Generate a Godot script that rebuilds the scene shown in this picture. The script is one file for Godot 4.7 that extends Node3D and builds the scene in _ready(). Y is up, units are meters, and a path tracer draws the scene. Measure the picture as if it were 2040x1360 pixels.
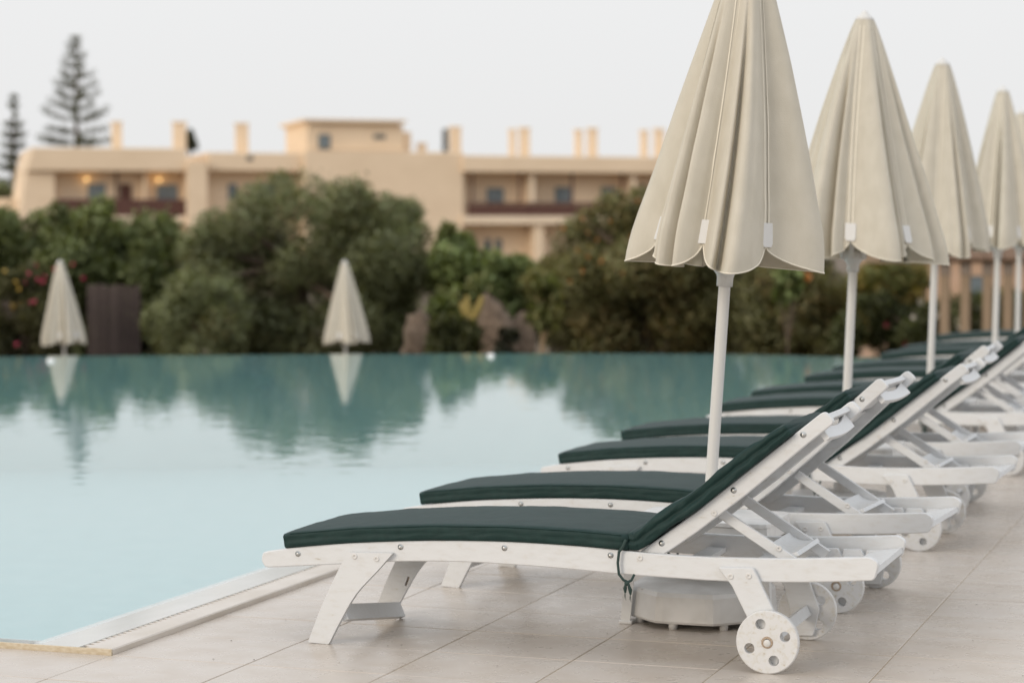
extends Node3D
# A poolside terrace with a row of white loungers and closed umbrellas, a garden and a hotel beyond the pool.
# World axes follow the terrace: x runs along a lounger, -z runs down the row; y = 0 is the terrace floor.

const FOCAL := 4500.0          # in pixels of the 2040 x 1360 photograph
const EYE := 1.35
var pitch := atan((680.0 - 462.0) / FOCAL)
var yaw := 0.0
var eye_basis: Basis
var M := {}
var taken := {}
var rng := RandomNumberGenerator.new()
var wob := FastNoiseLite.new()

# ------------------------------------------------------------------ geometry helpers
class B:
	var st := SurfaceTool.new()
	var xf := Transform3D.IDENTITY
	func _init() -> void:
		st.begin(Mesh.PRIMITIVE_TRIANGLES)
		st.set_smooth_group(-1)
	func smooth(on: bool) -> void:
		st.set_smooth_group(0 if on else -1)
	func tri(a: Vector3, b: Vector3, c: Vector3) -> void:
		st.add_vertex(xf * a); st.add_vertex(xf * b); st.add_vertex(xf * c)
	func quad(a: Vector3, b: Vector3, c: Vector3, d: Vector3) -> void:
		tri(a, b, c); tri(a, c, d)
	func inset(poly: PackedVector2Array, by: float) -> PackedVector2Array:
		var n := poly.size()
		var r := PackedVector2Array()
		for i in n:
			var e0 := (poly[i] - poly[(i + n - 1) % n]).normalized()
			var e1 := (poly[(i + 1) % n] - poly[i]).normalized()
			var n0 := Vector2(-e0.y, e0.x)
			var n1 := Vector2(-e1.y, e1.x)
			var m := (n0 + n1)
			if m.length() < 0.01:
				m = n0
			m = m.normalized()
			r.append(poly[i] + m * by / maxf(0.5, m.dot(n0)))
		return r
	# a polygon in x and y, extruded along z from z0 to z1, with chamfered rims
	func prism(poly: PackedVector2Array, z0: float, z1: float, bevel := 0.003) -> void:
		if Geometry2D.is_polygon_clockwise(poly) == false:
			pass
		var area := 0.0
		for i in poly.size():
			var p := poly[i]
			var q := poly[(i + 1) % poly.size()]
			area += p.x * q.y - q.x * p.y
		if area < 0.0:
			poly.reverse()
		var small := inset(poly, bevel) if bevel > 0.0 else poly
		var rings := [[small, z1], [poly, z1 - bevel], [poly, z0 + bevel], [small, z0]] if bevel > 0.0 else [[poly, z1], [poly, z0]]
		var n := poly.size()
		for k in rings.size() - 1:
			var ra: PackedVector2Array = rings[k][0]
			var rb: PackedVector2Array = rings[k + 1][0]
			var za: float = rings[k][1]
			var zb: float = rings[k + 1][1]
			for i in n:
				var j := (i + 1) % n
				quad(Vector3(ra[i].x, ra[i].y, za), Vector3(ra[j].x, ra[j].y, za), Vector3(rb[j].x, rb[j].y, zb), Vector3(rb[i].x, rb[i].y, zb))
		var ids := Geometry2D.triangulate_polygon(small)
		if ids.is_empty():
			ids = Geometry2D.triangulate_polygon(poly)
			small = poly
		for t in range(0, ids.size(), 3):
			var a := small[ids[t]]
			var b := small[ids[t + 1]]
			var c := small[ids[t + 2]]
			if (b - a).cross(c - a) > 0.0:
				var s := b; b = c; c = s
			tri(Vector3(a.x, a.y, z1), Vector3(b.x, b.y, z1), Vector3(c.x, c.y, z1))
			tri(Vector3(a.x, a.y, z0), Vector3(c.x, c.y, z0), Vector3(b.x, b.y, z0))
	func box(c: Vector3, s: Vector3, bevel := 0.003) -> void:
		var h := s * 0.5
		var old := xf
		xf = xf * Transform3D(Basis.IDENTITY, c)
		prism(PackedVector2Array([Vector2(-h.x, -h.y), Vector2(h.x, -h.y), Vector2(h.x, h.y), Vector2(-h.x, h.y)]), -h.z, h.z, minf(bevel, minf(h.x, minf(h.y, h.z)) * 0.8))
		xf = old
	# a tube through points with a radius at each
	func tube(path: PackedVector3Array, radii: PackedFloat32Array, sides := 10, flat_y := 1.0) -> void:
		smooth(true)
		var rings := []
		var up := Vector3.UP
		for i in path.size():
			var d := (path[mini(i + 1, path.size() - 1)] - path[maxi(i - 1, 0)]).normalized()
			if absf(d.dot(up)) > 0.95:
				up = Vector3.RIGHT if absf(d.x) < 0.9 else Vector3.BACK
			var s := d.cross(up).normalized()
			var u := s.cross(d)
			up = u
			var ring := PackedVector3Array()
			for k in sides:
				var a := TAU * k / sides
				ring.append(path[i] + (s * cos(a) + u * sin(a) * flat_y) * radii[i])
			rings.append(ring)
		for i in rings.size() - 1:
			for k in sides:
				var j := (k + 1) % sides
				quad(rings[i][k], rings[i][j], rings[i + 1][j], rings[i + 1][k])
		smooth(false)
		for e in [0, rings.size() - 1]:
			for k in sides:
				var j := (k + 1) % sides
				if e == 0:
					tri(path[0], rings[0][j], rings[0][k])
				else:
					tri(path[e], rings[e][k], rings[e][j])
	# a profile of (radius, height) turned about y
	func lathe(profile: PackedVector2Array, sides := 20) -> void:
		smooth(true)
		for i in profile.size() - 1:
			for k in sides:
				var a := TAU * k / sides
				var b := TAU * (k + 1) / sides
				var p := profile[i]
				var q := profile[i + 1]
				quad(Vector3(cos(a) * q.x, q.y, sin(a) * q.x), Vector3(cos(b) * q.x, q.y, sin(b) * q.x), Vector3(cos(b) * p.x, p.y, sin(b) * p.x), Vector3(cos(a) * p.x, p.y, sin(a) * p.x))
		smooth(false)
	# a sheet of points [row][column]
	func sheet(rows: Array, closed := false) -> void:
		smooth(true)
		for i in rows.size() - 1:
			var n: int = rows[i].size()
			for k in (n if closed else n - 1):
				var j := (k + 1) % n
				quad(rows[i][k], rows[i][j], rows[i + 1][j], rows[i + 1][k])
		smooth(false)
	func done() -> ArrayMesh:
		st.generate_normals()
		st.index()
		return st.commit()

func numbered(called: String) -> String:
	var n: int = taken.get(called, 0)
	taken[called] = n + 1
	return called if n == 0 else "%s_%03d" % [called, n]

func tag(o: Node, label: String, category: String, group := "") -> void:
	o.set_meta("label", label)
	o.set_meta("category", category)
	if group != "":
		o.set_meta("group", group)

func thing(called: String, label: String, category: String, group := "", where := Vector3.ZERO) -> Node3D:
	var o := Node3D.new()
	o.name = numbered(called)
	add_child(o)
	o.position = where
	tag(o, label, category, group)
	return o

func part(called: String, mesh: Mesh, m: Material, parent: Node) -> MeshInstance3D:
	var o := MeshInstance3D.new()
	o.name = called
	o.mesh = mesh
	o.material_override = m
	parent.add_child(o, true)
	return o

func struct(called: String, mesh: Mesh, m: Material, parent: Node = null) -> MeshInstance3D:
	var o := MeshInstance3D.new()
	o.name = numbered(called) if parent == null else called
	o.mesh = mesh
	o.material_override = m
	if parent == null:
		add_child(o)
		o.set_meta("kind", "structure")
	else:
		parent.add_child(o, true)
	return o

# ------------------------------------------------------------------ from a pixel to a place
func ray(x: float, y: float) -> Vector3:
	return eye_basis * Vector3((x - 1020.0) / FOCAL, -(y - 680.0) / FOCAL, -1.0)
func on_level(x: float, y: float, level := 0.0) -> Vector3:
	var d := ray(x, y)
	return Vector3(0, EYE, 0) + d * ((level - EYE) / d.y)
func at_range(x: float, y: float, metres: float) -> Vector3:
	return Vector3(0, EYE, 0) + ray(x, y) * metres
func on_facade(x: float, y: float, xf: Transform3D, off := 0.0) -> Vector2:
	var inv := xf.affine_inverse()
	var o := inv * Vector3(0, EYE, 0)
	var d := inv.basis * ray(x, y)
	var p := o + d * ((off - o.z) / d.z)
	return Vector2(p.x, p.y)

# ------------------------------------------------------------------ materials
func noise_texture(freq: float, colors: Array, stops: Array, seed_ := 1, octaves := 4, size := 512) -> NoiseTexture2D:
	var n := FastNoiseLite.new()
	n.noise_type = FastNoiseLite.TYPE_SIMPLEX_SMOOTH
	n.frequency = freq
	n.seed = seed_
	n.fractal_octaves = octaves
	var g := Gradient.new()
	g.colors = PackedColorArray(colors)
	g.offsets = PackedFloat32Array(stops)
	var t := NoiseTexture2D.new()
	t.noise = n
	t.width = size
	t.height = size
	t.seamless = true
	t.color_ramp = g
	return t

func normal_texture(freq: float, seed_: int, strength: float, octaves := 3, size := 512) -> NoiseTexture2D:
	var n := FastNoiseLite.new()
	n.noise_type = FastNoiseLite.TYPE_SIMPLEX_SMOOTH
	n.frequency = freq
	n.seed = seed_
	n.fractal_octaves = octaves
	var t := NoiseTexture2D.new()
	t.noise = n
	t.width = size
	t.height = size
	t.seamless = true
	t.as_normal_map = true
	t.bump_strength = strength
	return t

func lin(r: float, g: float, b: float) -> Color:
	return Color(r, g, b).linear_to_srgb()

func plain(c: Color, rough := 0.6, metal := 0.0) -> StandardMaterial3D:
	var m := StandardMaterial3D.new()
	m.albedo_color = c
	m.roughness = rough
	m.metallic = metal
	return m

func grained(a: Color, b: Color, freq: float, scale: Vector3, rough: float, seed_: int, world := true, octaves := 4) -> StandardMaterial3D:
	var m := StandardMaterial3D.new()
	m.albedo_texture = noise_texture(freq, [a, b], [0.2, 0.8], seed_, octaves)
	m.uv1_triplanar = true
	m.uv1_world_triplanar = world
	m.uv1_scale = scale
	m.roughness = rough
	return m

func make_materials() -> void:
	# white painted wood, a little uneven, with a few small yellowed and scuffed specks
	var w := StandardMaterial3D.new()
	w.albedo_texture = noise_texture(0.012, [lin(0.46, 0.42, 0.36), lin(0.625, 0.625, 0.615), lin(0.655, 0.665, 0.672), lin(0.67, 0.682, 0.692)], [0.05, 0.12, 0.4, 0.8], 5, 6, 1024)
	w.uv1_triplanar = true
	w.uv1_world_triplanar = true
	w.uv1_scale = Vector3(1.1, 3.0, 3.0)
	w.roughness = 0.5
	w.normal_enabled = true
	w.normal_texture = normal_texture(0.03, 8, 1.4, 4)
	w.normal_scale = 0.25
	M.paint = w
	var wh := w.duplicate()
	wh.albedo_texture = noise_texture(0.02, [lin(0.42, 0.36, 0.27), lin(0.61, 0.595, 0.56), lin(0.66, 0.665, 0.66)], [0.06, 0.2, 0.5], 9, 6, 512)
	wh.uv1_scale = Vector3(4, 4, 4)
	M.wheel = wh
	M.steel = plain(lin(0.55, 0.55, 0.53), 0.28, 1.0)
	M.screw = plain(lin(0.64, 0.63, 0.61), 0.5)
	M.rust = grained(lin(0.26, 0.17, 0.10), lin(0.58, 0.52, 0.45), 0.03, Vector3(20, 20, 20), 0.8, 3)
	# green canvas
	var c := StandardMaterial3D.new()
	c.albedo_texture = noise_texture(0.02, [lin(0.007, 0.027, 0.025), lin(0.010, 0.035, 0.032)], [0.2, 0.8], 21, 5)
	c.uv1_triplanar = true
	c.uv1_scale = Vector3(2, 2, 2)
	c.roughness = 0.62
	c.normal_enabled = true
	c.normal_texture = normal_texture(0.25, 4, 2.0, 2)
	c.normal_scale = 0.35
	c.metallic_specular = 0.38
	M.canvas = c
	var c2 := plain(lin(0.016, 0.040, 0.035), 0.7)
	M.tie = c2
	# umbrella cloth
	var u := StandardMaterial3D.new()
	u.albedo_texture = noise_texture(0.012, [lin(0.595, 0.555, 0.465), lin(0.65, 0.61, 0.52)], [0.2, 0.8], 31, 5)
	u.uv1_triplanar = true
	u.uv1_scale = Vector3(2.2, 1.2, 2.2)
	u.roughness = 0.85
	u.backlight_enabled = true
	u.backlight = Color(0.5, 0.47, 0.41)
	u.normal_enabled = true
	u.normal_texture = normal_texture(0.3, 14, 2.0, 2)
	u.normal_scale = 0.3
	M.cloth = u
	M.hem = plain(lin(0.76, 0.71, 0.60), 0.85)
	M.flap = plain(lin(0.68, 0.675, 0.66), 0.7)
	M.pole = plain(lin(0.66, 0.655, 0.635), 0.35)
	M.plastic = grained(lin(0.56, 0.545, 0.52), lin(0.68, 0.67, 0.65), 0.008, Vector3(1.3, 1.3, 1.3), 0.42, 41)
	M.table = grained(lin(0.66, 0.655, 0.64), lin(0.74, 0.735, 0.72), 0.01, Vector3(2, 2, 2), 0.35, 42)
	# floor tiles, four close tones, streaked along x
	M.tiles = []
	for k in 4:
		var t := StandardMaterial3D.new()
		var d := [0.0, 0.012, -0.012, 0.006][k] as float
		t.albedo_texture = noise_texture(0.006, [lin(0.50 + d, 0.435 + d, 0.37 + d), lin(0.53 + d, 0.47 + d, 0.41 + d), lin(0.55 + d, 0.495 + d, 0.44 + d)], [0.15, 0.5, 0.85], 50 + k, 6, 1024)
		t.uv1_triplanar = true
		t.uv1_world_triplanar = true
		t.uv1_scale = Vector3(0.6, 0.7, 0.75)
		t.uv1_offset = Vector3(k * 0.37, 0, k * 0.21)
		t.roughness = 0.34
		t.roughness_texture = noise_texture(0.02, [Color(0.75, 0.75, 0.75), Color(1, 1, 1)], [0.2, 0.8], 66, 4)
		M.tiles.append(t)
	M.grout = grained(lin(0.30, 0.235, 0.16), lin(0.40, 0.33, 0.25), 0.02, Vector3(3, 3, 3), 0.9, 55)
	M.coping = grained(lin(0.56, 0.50, 0.43), lin(0.64, 0.585, 0.525), 0.006, Vector3(1.2, 1, 0.7), 0.4, 56)
	M.wet = grained(lin(0.66, 0.655, 0.62), lin(0.72, 0.715, 0.69), 0.006, Vector3(1, 1, 0.6), 0.16, 57)
	M.edge = grained(lin(0.52, 0.43, 0.30), lin(0.62, 0.545, 0.42), 0.02, Vector3(3, 8, 3), 0.8, 58)
	M.pool = grained(lin(0.225, 0.445, 0.455), lin(0.265, 0.485, 0.495), 0.01, Vector3(0.5, 0.5, 0.5), 0.5, 59)
	# water: a smooth clear sheet with slight ripples
	var wa := StandardMaterial3D.new()
	wa.transparency = BaseMaterial3D.TRANSPARENCY_ALPHA
	wa.albedo_color = Color(0.8, 0.95, 0.97, 0.02)
	wa.roughness = 0.015
	wa.metallic_specular = 0.5
	wa.normal_enabled = true
	wa.normal_texture = normal_texture(0.018, 77, 3.0, 3, 1024)
	wa.normal_scale = 0.055
	wa.uv1_triplanar = true
	wa.uv1_world_triplanar = true
	wa.uv1_scale = Vector3(0.16, 0.16, 0.16)
	M.water = wa
	M.soil = grained(lin(0.10, 0.07, 0.045), lin(0.20, 0.15, 0.10), 0.02, Vector3(0.4, 0.4, 0.4), 0.95, 81)
	M.bark = grained(lin(0.07, 0.05, 0.035), lin(0.17, 0.13, 0.09), 0.03, Vector3(3, 1, 3), 0.95, 82)
	M.pale_bark = grained(lin(0.22, 0.15, 0.09), lin(0.36, 0.26, 0.16), 0.03, Vector3(3, 1, 3), 0.9, 83)
	var lf := StandardMaterial3D.new()
	lf.vertex_color_use_as_albedo = true
	lf.roughness = 0.6
	lf.backlight_enabled = true
	lf.backlight = Color(0.9, 0.9, 0.66)
	M.leaf = lf
	M.rock = grained(lin(0.085, 0.06, 0.042), lin(0.215, 0.16, 0.115), 0.012, Vector3(1.2, 1.2, 1.2), 0.95, 84)
	M.reed = grained(lin(0.05, 0.036, 0.033), lin(0.09, 0.066, 0.06), 0.02, Vector3(14, 0.6, 14), 0.9, 85)
	M.reed_pale = grained(lin(0.08, 0.06, 0.054), lin(0.12, 0.09, 0.082), 0.02, Vector3(14, 0.6, 14), 0.9, 88)
	M.cactus = grained(lin(0.34, 0.23, 0.055), lin(0.24, 0.20, 0.06), 0.02, Vector3(3, 3, 3), 0.7, 86)
	M.succulent = grained(lin(0.07, 0.10, 0.06), lin(0.14, 0.17, 0.09), 0.02, Vector3(3, 3, 3), 0.6, 87)
	M.agave = plain(lin(0.34, 0.32, 0.15), 0.6)
	M.render = grained(lin(0.77, 0.61, 0.435), lin(0.83, 0.665, 0.485), 0.006, Vector3(0.15, 0.15, 0.15), 0.9, 90)
	M.render_pale = grained(lin(0.80, 0.655, 0.49), lin(0.84, 0.695, 0.53), 0.006, Vector3(0.15, 0.15, 0.15), 0.9, 91)
	M.red_wood = grained(lin(0.075, 0.030, 0.022), lin(0.13, 0.055, 0.04), 0.02, Vector3(1, 1, 1), 0.7, 92)
	M.frame = plain(lin(0.12, 0.13, 0.13), 0.6)
	M.glass = plain(lin(0.17, 0.21, 0.23), 0.08)
	M.post = grained(lin(0.27, 0.195, 0.13), lin(0.33, 0.245, 0.165), 0.02, Vector3(4, 0.5, 4), 0.85, 93)
	M.post_cap = plain(lin(0.26, 0.21, 0.17), 0.8)
	M.tile_roof = grained(lin(0.13, 0.075, 0.045), lin(0.22, 0.14, 0.09), 0.03, Vector3(1, 1, 1), 0.9, 94)
	M.pink_wall = grained(lin(0.55, 0.37, 0.25), lin(0.62, 0.43, 0.31), 0.01, Vector3(0.3, 0.3, 0.3), 0.9, 95)
	var globe := plain(lin(0.9, 0.7, 0.4), 0.4)
	globe.emission_enabled = true
	globe.emission = lin(1.0, 0.62, 0.25)
	globe.emission_energy_multiplier = 1.6
	M.globe = globe
	M.white_cap = plain(lin(0.8, 0.8, 0.79), 0.25)
	M.pink = plain(lin(0.50, 0.06, 0.12), 0.7)
	M.yellow = plain(lin(0.55, 0.36, 0.06), 0.7)
	M.orange = plain(lin(0.50, 0.20, 0.05), 0.7)
	M.white_flower = plain(lin(0.55, 0.52, 0.45), 0.7)

# ------------------------------------------------------------------ start
func _ready() -> void:
	yaw = atan(1540.0 * cos(pitch) / FOCAL)
	eye_basis = Basis(Vector3.UP, yaw) * Basis(Vector3.RIGHT, -pitch)
	rng.seed = 7
	wob.seed = 3
	wob.frequency = 1.0
	# camera
	var cam := Camera3D.new()
	cam.name = "camera"
	add_child(cam)
	cam.transform = Transform3D(eye_basis, Vector3(0, EYE, 0))
	var lens := CameraAttributesPhysical.new()
	lens.frustum_focal_length = 12.0 * FOCAL / 680.0
	lens.frustum_focus_distance = 7.15
	lens.frustum_near = 0.1
	lens.frustum_far = 3000.0
	lens.exposure_aperture = 2.5
	cam.attributes = lens
	cam.fov = rad_to_deg(2.0 * atan(680.0 / FOCAL))
	cam.far = 3000.0
	cam.current = true
	# sky and exposure
	var sky_m := ProceduralSkyMaterial.new()
	sky_m.sky_top_color = Color(1.055, 1.068, 1.09)
	sky_m.sky_horizon_color = Color(0.895, 0.895, 0.893)
	sky_m.sky_curve = 0.5
	sky_m.ground_bottom_color = Color(0.45, 0.42, 0.38)
	sky_m.ground_horizon_color = Color(0.6, 0.57, 0.53)
	var sky := Sky.new()
	sky.sky_material = sky_m
	var env := Environment.new()
	env.background_mode = Environment.BG_SKY
	env.sky = sky
	env.tonemap_mode = Environment.TONE_MAPPER_LINEAR
	env.tonemap_exposure = 1.04
	env.sdfgi_enabled = true
	env.ssao_enabled = true
	env.ssil_enabled = true
	var we := WorldEnvironment.new()
	we.name = "world_environment"
	we.environment = env
	add_child(we)
	# low, veiled evening sun from the left behind the camera
	var right := Vector3(cos(yaw), 0, -sin(yaw))
	var ahead := Vector3(-sin(yaw), 0, -cos(yaw))
	var to_sun := (-right * 0.74 - ahead * 0.67 + Vector3.UP * 0.34).normalized()
	var sun := DirectionalLight3D.new()
	sun.name = "sun"
	sun.light_energy = 0.47
	sun.light_color = Color(1.0, 0.95, 0.885)
	sun.light_angular_distance = 28.0
	sun.shadow_enabled = true
	add_child(sun)
	sun.look_at_from_position(to_sun * 50.0, Vector3.ZERO)
	make_materials()
	print("ground"); build_ground()
	print("pool"); build_pool()
	print("hotel"); build_hotel()
	print("garden"); build_garden()
	print("umbrellas"); build_umbrellas()
	print("loungers"); build_loungers()
	build_crumbs()
	print("done")

# ------------------------------------------------------------------ terrain and terrace
const COPING_X := -3.525
const COPING_Z := -6.355
const LOW := -1.40
var far_edge := [Vector2(-3.80, -24.3), Vector2(-4.67, -24.32), Vector2(-5.56, -24.45), Vector2(-6.8, -24.25), Vector2(-8.26, -23.8), Vector2(-10.8, -22.6), Vector2(-13.2, -21.4), Vector2(-18.0, -18.9), Vector2(-24.0, -15.5)]

func build_ground() -> void:
	var b := B.new()
	# garden level behind the pool and under everything, out to the horizon
	b.quad(Vector3(-900, LOW, -1500), Vector3(900, LOW, -1500), Vector3(900, LOW, 300), Vector3(-900, LOW, 300))
	struct("garden_ground", b.done(), M.soil)
	# terrace: a slab with grout on top, and tiles set in it
	var deck := Node3D.new()
	deck.name = "terrace"
	deck.set_meta("kind", "structure")
	add_child(deck)
	b = B.new()
	b.box(Vector3(3.2375, -0.6915, -11.0), Vector3(13.525, 1.38, 30.0), 0.0)
	b.box(Vector3(-13.76, -0.6915, -1.1775), Vector3(20.47, 1.38, 10.355), 0.0)
	part("slab", b.done(), M.grout, deck)
	var tw := 0.473
	var td := 0.4
	var t := B.new()
	t.xf = Transform3D(Basis(Vector3.RIGHT, -PI / 2), Vector3.ZERO)
	t.box(Vector3(0, 0, -0.009), Vector3(tw - 0.004, td - 0.004, 0.018), 0.0016)
	var tile := t.done()
	var rest := B.new()
	for i in range(-16, 20):
		for j in range(-30, 47):
			var x0 := COPING_X + tw * i
			var zc := -6.755 + 0.4 - td * (j + 0.5)
			var xc := x0 + tw * 0.5
			if i < 0 and zc < COPING_Z:
				continue
			if zc < -25.8 or zc > 3.0 or xc > 5.0 or xc < -10.0:
				continue
			var seen := zc < -5.2 and zc > -16.4 and xc > -4.8 and xc < -0.25 - (zc + 6.0) * 0.0 and xc < -0.3 + (-zc - 6.4) * -0.105
			if seen:
				var o := part("tile", tile, M.tiles[rng.randi() % 4], deck)
				o.position = Vector3(xc, rng.randf_range(-0.0006, 0.0006), zc)
				o.rotation.x = rng.randf_range(-0.0006, 0.0006)
			else:
				rest.quad(Vector3(xc - tw / 2 + 0.002, 0, zc - td / 2 + 0.002), Vector3(xc + tw / 2 - 0.002, 0, zc - td / 2 + 0.002), Vector3(xc + tw / 2 - 0.002, 0, zc + td / 2 - 0.002), Vector3(xc - tw / 2 + 0.002, 0, zc + td / 2 - 0.002))
	var r := part("paving", rest.done(), M.tiles[0], deck)
	r.set_meta("kind", "stuff")

func build_crumbs() -> void:
	var b := B.new()
	for k in 70:
		var x := rng.randf_range(-3.3, -0.4)
		var z := rng.randf_range(-9.5, -6.3)
		var a := rng.randf() * TAU
		var l := rng.randf_range(0.0015, 0.0045)
		b.xf = Transform3D(Basis(Vector3.UP, a), Vector3(x, 0.0012, z))
		b.tri(Vector3(-l, 0, 0), Vector3(l, 0.001, -l * 0.5), Vector3(l * 0.4, 0.0015, l * 0.6))
		b.tri(Vector3(-l, 0, 0), Vector3(-l * 0.2, 0.002, -l * 0.7), Vector3(l, 0.001, -l * 0.5))
	var o := part("leaf_crumbs", b.done(), M.bark, self)
	tag(o, "tiny dry leaf crumbs scattered on the terrace tiles", "debris")
	o.set_meta("kind", "stuff")

func build_pool() -> void:
	var pool := Node3D.new()
	pool.name = "swimming_pool"
	pool.set_meta("kind", "structure")
	add_child(pool)
	# edge stones: an outer raised strip, a grated slot, and a strip that slopes into the water
	var b := B.new()
	var s := PackedVector2Array([Vector2(COPING_X - 0.095, -0.06), Vector2(COPING_X, -0.06), Vector2(COPING_X, 0.016), Vector2(COPING_X - 0.004, 0.02), Vector2(COPING_X - 0.095, 0.02)])
	b.prism(s, -24.6, COPING_Z - 0.0085, 0.0)
	part("edge_strip", b.done(), M.coping, pool)
	b = B.new()
	b.prism(PackedVector2Array([Vector2(COPING_X - 0.36, -0.06), Vector2(COPING_X - 0.125, -0.06), Vector2(COPING_X - 0.125, 0.018), Vector2(COPING_X - 0.36, -0.004)]), -24.5, COPING_Z - 0.0085, 0.0)
	part("sloping_strip", b.done(), M.wet, pool)
	b = B.new()
	b.box(Vector3(-13.525, -0.006, COPING_Z - 0.004), Vector3(20.0, 0.05, 0.008), 0.0015)
	part("front_edge", b.done(), M.edge, pool)
	b = B.new()
	b.xf = Transform3D(Basis(Vector3.UP, PI / 2), Vector3.ZERO)
	b.prism(PackedVector2Array([Vector2(-COPING_Z + 0.0085, -0.06), Vector2(-COPING_Z + 0.0085, 0.0185), Vector2(-COPING_Z + 0.18, -0.004), Vector2(-COPING_Z + 0.18, -0.06)]), -23.8, COPING_X - 0.361, 0.0)
	part("front_slope", b.done(), M.wet, pool)
	b = B.new()
	b.quad(Vector3(COPING_X - 0.125, -0.058, -24.5), Vector3(COPING_X - 0.095, -0.058, -24.5), Vector3(COPING_X - 0.095, -0.058, COPING_Z - 0.03), Vector3(COPING_X - 0.125, -0.058, COPING_Z - 0.03))
	part("channel", b.done(), M.coping, pool)
	b = B.new()
	var z := COPING_Z - 0.06
	while z > -24.4:
		b.box(Vector3(COPING_X - 0.11, 0.010, z), Vector3(0.0296, 0.012, 0.02), 0.0)
		z -= 0.036
	var gr := part("grating", b.done(), M.coping, pool)
	gr.set_meta("kind", "stuff")
	# basin
	var ring := PackedVector2Array([Vector2(COPING_X - 0.355, COPING_Z - 0.175)])
	for p in far_edge:
		ring.append(p)
	ring.append(Vector2(-24.0, COPING_Z - 0.175))
	ring[1] = Vector2(COPING_X - 0.355, -24.3)
	var depth := -1.25
	b = B.new()
	for i in ring.size():
		var p := ring[i]
		var q := ring[(i + 1) % ring.size()]
		b.quad(Vector3(p.x, -0.005, p.y), Vector3(q.x, -0.005, q.y), Vector3(q.x, depth, q.y), Vector3(p.x, depth, p.y))
	part("basin_wall", b.done(), M.pool, pool)
	b = B.new()
	var ids := Geometry2D.triangulate_polygon(ring)
	for k in range(0, ids.size(), 3):
		b.tri(Vector3(ring[ids[k]].x, depth, ring[ids[k]].y), Vector3(ring[ids[k + 1]].x, depth, ring[ids[k + 1]].y), Vector3(ring[ids[k + 2]].x, depth, ring[ids[k + 2]].y))
	part("basin_floor", b.done(), M.pool, pool)
	# the far wall over which the water spills, seen from the garden
	b = B.new()
	for i in range(0, far_edge.size() - 1):
		var p: Vector2 = far_edge[i]
		var q: Vector2 = far_edge[i + 1]
		var out := Vector2(0.10, -0.22)
		b.quad(Vector3(p.x, -0.012, p.y), Vector3(q.x, -0.012, q.y), Vector3(q.x + out.x * 0, -0.03, q.y - 0.2), Vector3(p.x, -0.03, p.y - 0.2))
		b.quad(Vector3(p.x, -0.03, p.y - 0.2), Vector3(q.x, -0.03, q.y - 0.2), Vector3(q.x, LOW, q.y - 0.2), Vector3(p.x, LOW, p.y - 0.2))
	part("spill_wall", b.done(), M.pool, pool)
	# the water surface reaches under the sloping strips on this side and to the far rim
	var wr := PackedVector2Array([Vector2(COPING_X - 0.30, COPING_Z - 0.12)])
	for p in far_edge:
		wr.append(p)
	wr[1] = Vector2(COPING_X - 0.30, -24.3)
	wr.append(Vector2(-24.0, COPING_Z - 0.12))
	b = B.new()
	ids = Geometry2D.triangulate_polygon(wr)
	for k in range(0, ids.size(), 3):
		var a := wr[ids[k]]
		var c := wr[ids[k + 1]]
		var d := wr[ids[k + 2]]
		if (c - a).cross(d - a) < 0.0:
			var e := c; c = d; d = e
		b.tri(Vector3(a.x, 0, a.y), Vector3(c.x, 0, c.y), Vector3(d.x, 0, d.y))
	struct("pool_water", b.done(), M.water)
	# two small white fittings on the far rim
	for k in 2:
		var p := on_level([100.0, 978.0][k], [716.0, 706.0][k], 0.02)
		b = B.new()
		b.lathe(PackedVector2Array([Vector2(0.0, 0.034), Vector2(0.022, 0.03), Vector2(0.037, 0.018), Vector2(0.042, 0.0), Vector2(0.032, -0.02), Vector2(0.0, -0.02)]), 18)
		var cap := part(numbered("rim_cap"), b.done(), M.white_cap, self)
		cap.position = Vector3(p.x, 0.0, p.z)
		tag(cap, ["small white round cap on the far pool rim beside the left garden umbrella", "small white round cap on the far pool rim in front of the rocks"][k], "pool fitting", "white caps on the pool rim")

# ------------------------------------------------------------------ hotel behind the trees
var hotel_xf: Transform3D
var hotel: Node3D
func fbox(called: String, m: Material, x0: float, y0: float, x1: float, y1: float, z0: float, z1: float, parent: Node = null, bevel := 0.03, ground := false) -> MeshInstance3D:
	var p := on_facade(x0, y0, hotel_xf, z1)
	var q := on_facade(x1, y1, hotel_xf, z1)
	if ground:
		q.y = LOW
	var b := B.new()
	b.box(Vector3((p.x + q.x) / 2, (p.y + q.y) / 2, (z0 + z1) / 2), Vector3(absf(q.x - p.x), absf(p.y - q.y), z1 - z0), bevel)
	return part(called, b.done(), m, hotel if parent == null else parent)

func hotel_window(x0: float, y0: float, x1: float, y1: float, z: float) -> void:
	var f := fbox("window", M.frame, x0 - 2, y0 - 2, x1 + 2, y1 + 2, z - 0.1, z + 0.05)
	var mid := (x0 + x1) / 2
	fbox("pane", M.glass, x0, y0, mid - 0.8, y1, z - 0.05, z + 0.07, f, 0.005)
	fbox("pane", M.glass, mid + 0.8, y0, x1, y1, z - 0.05, z + 0.07, f, 0.005)

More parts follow.
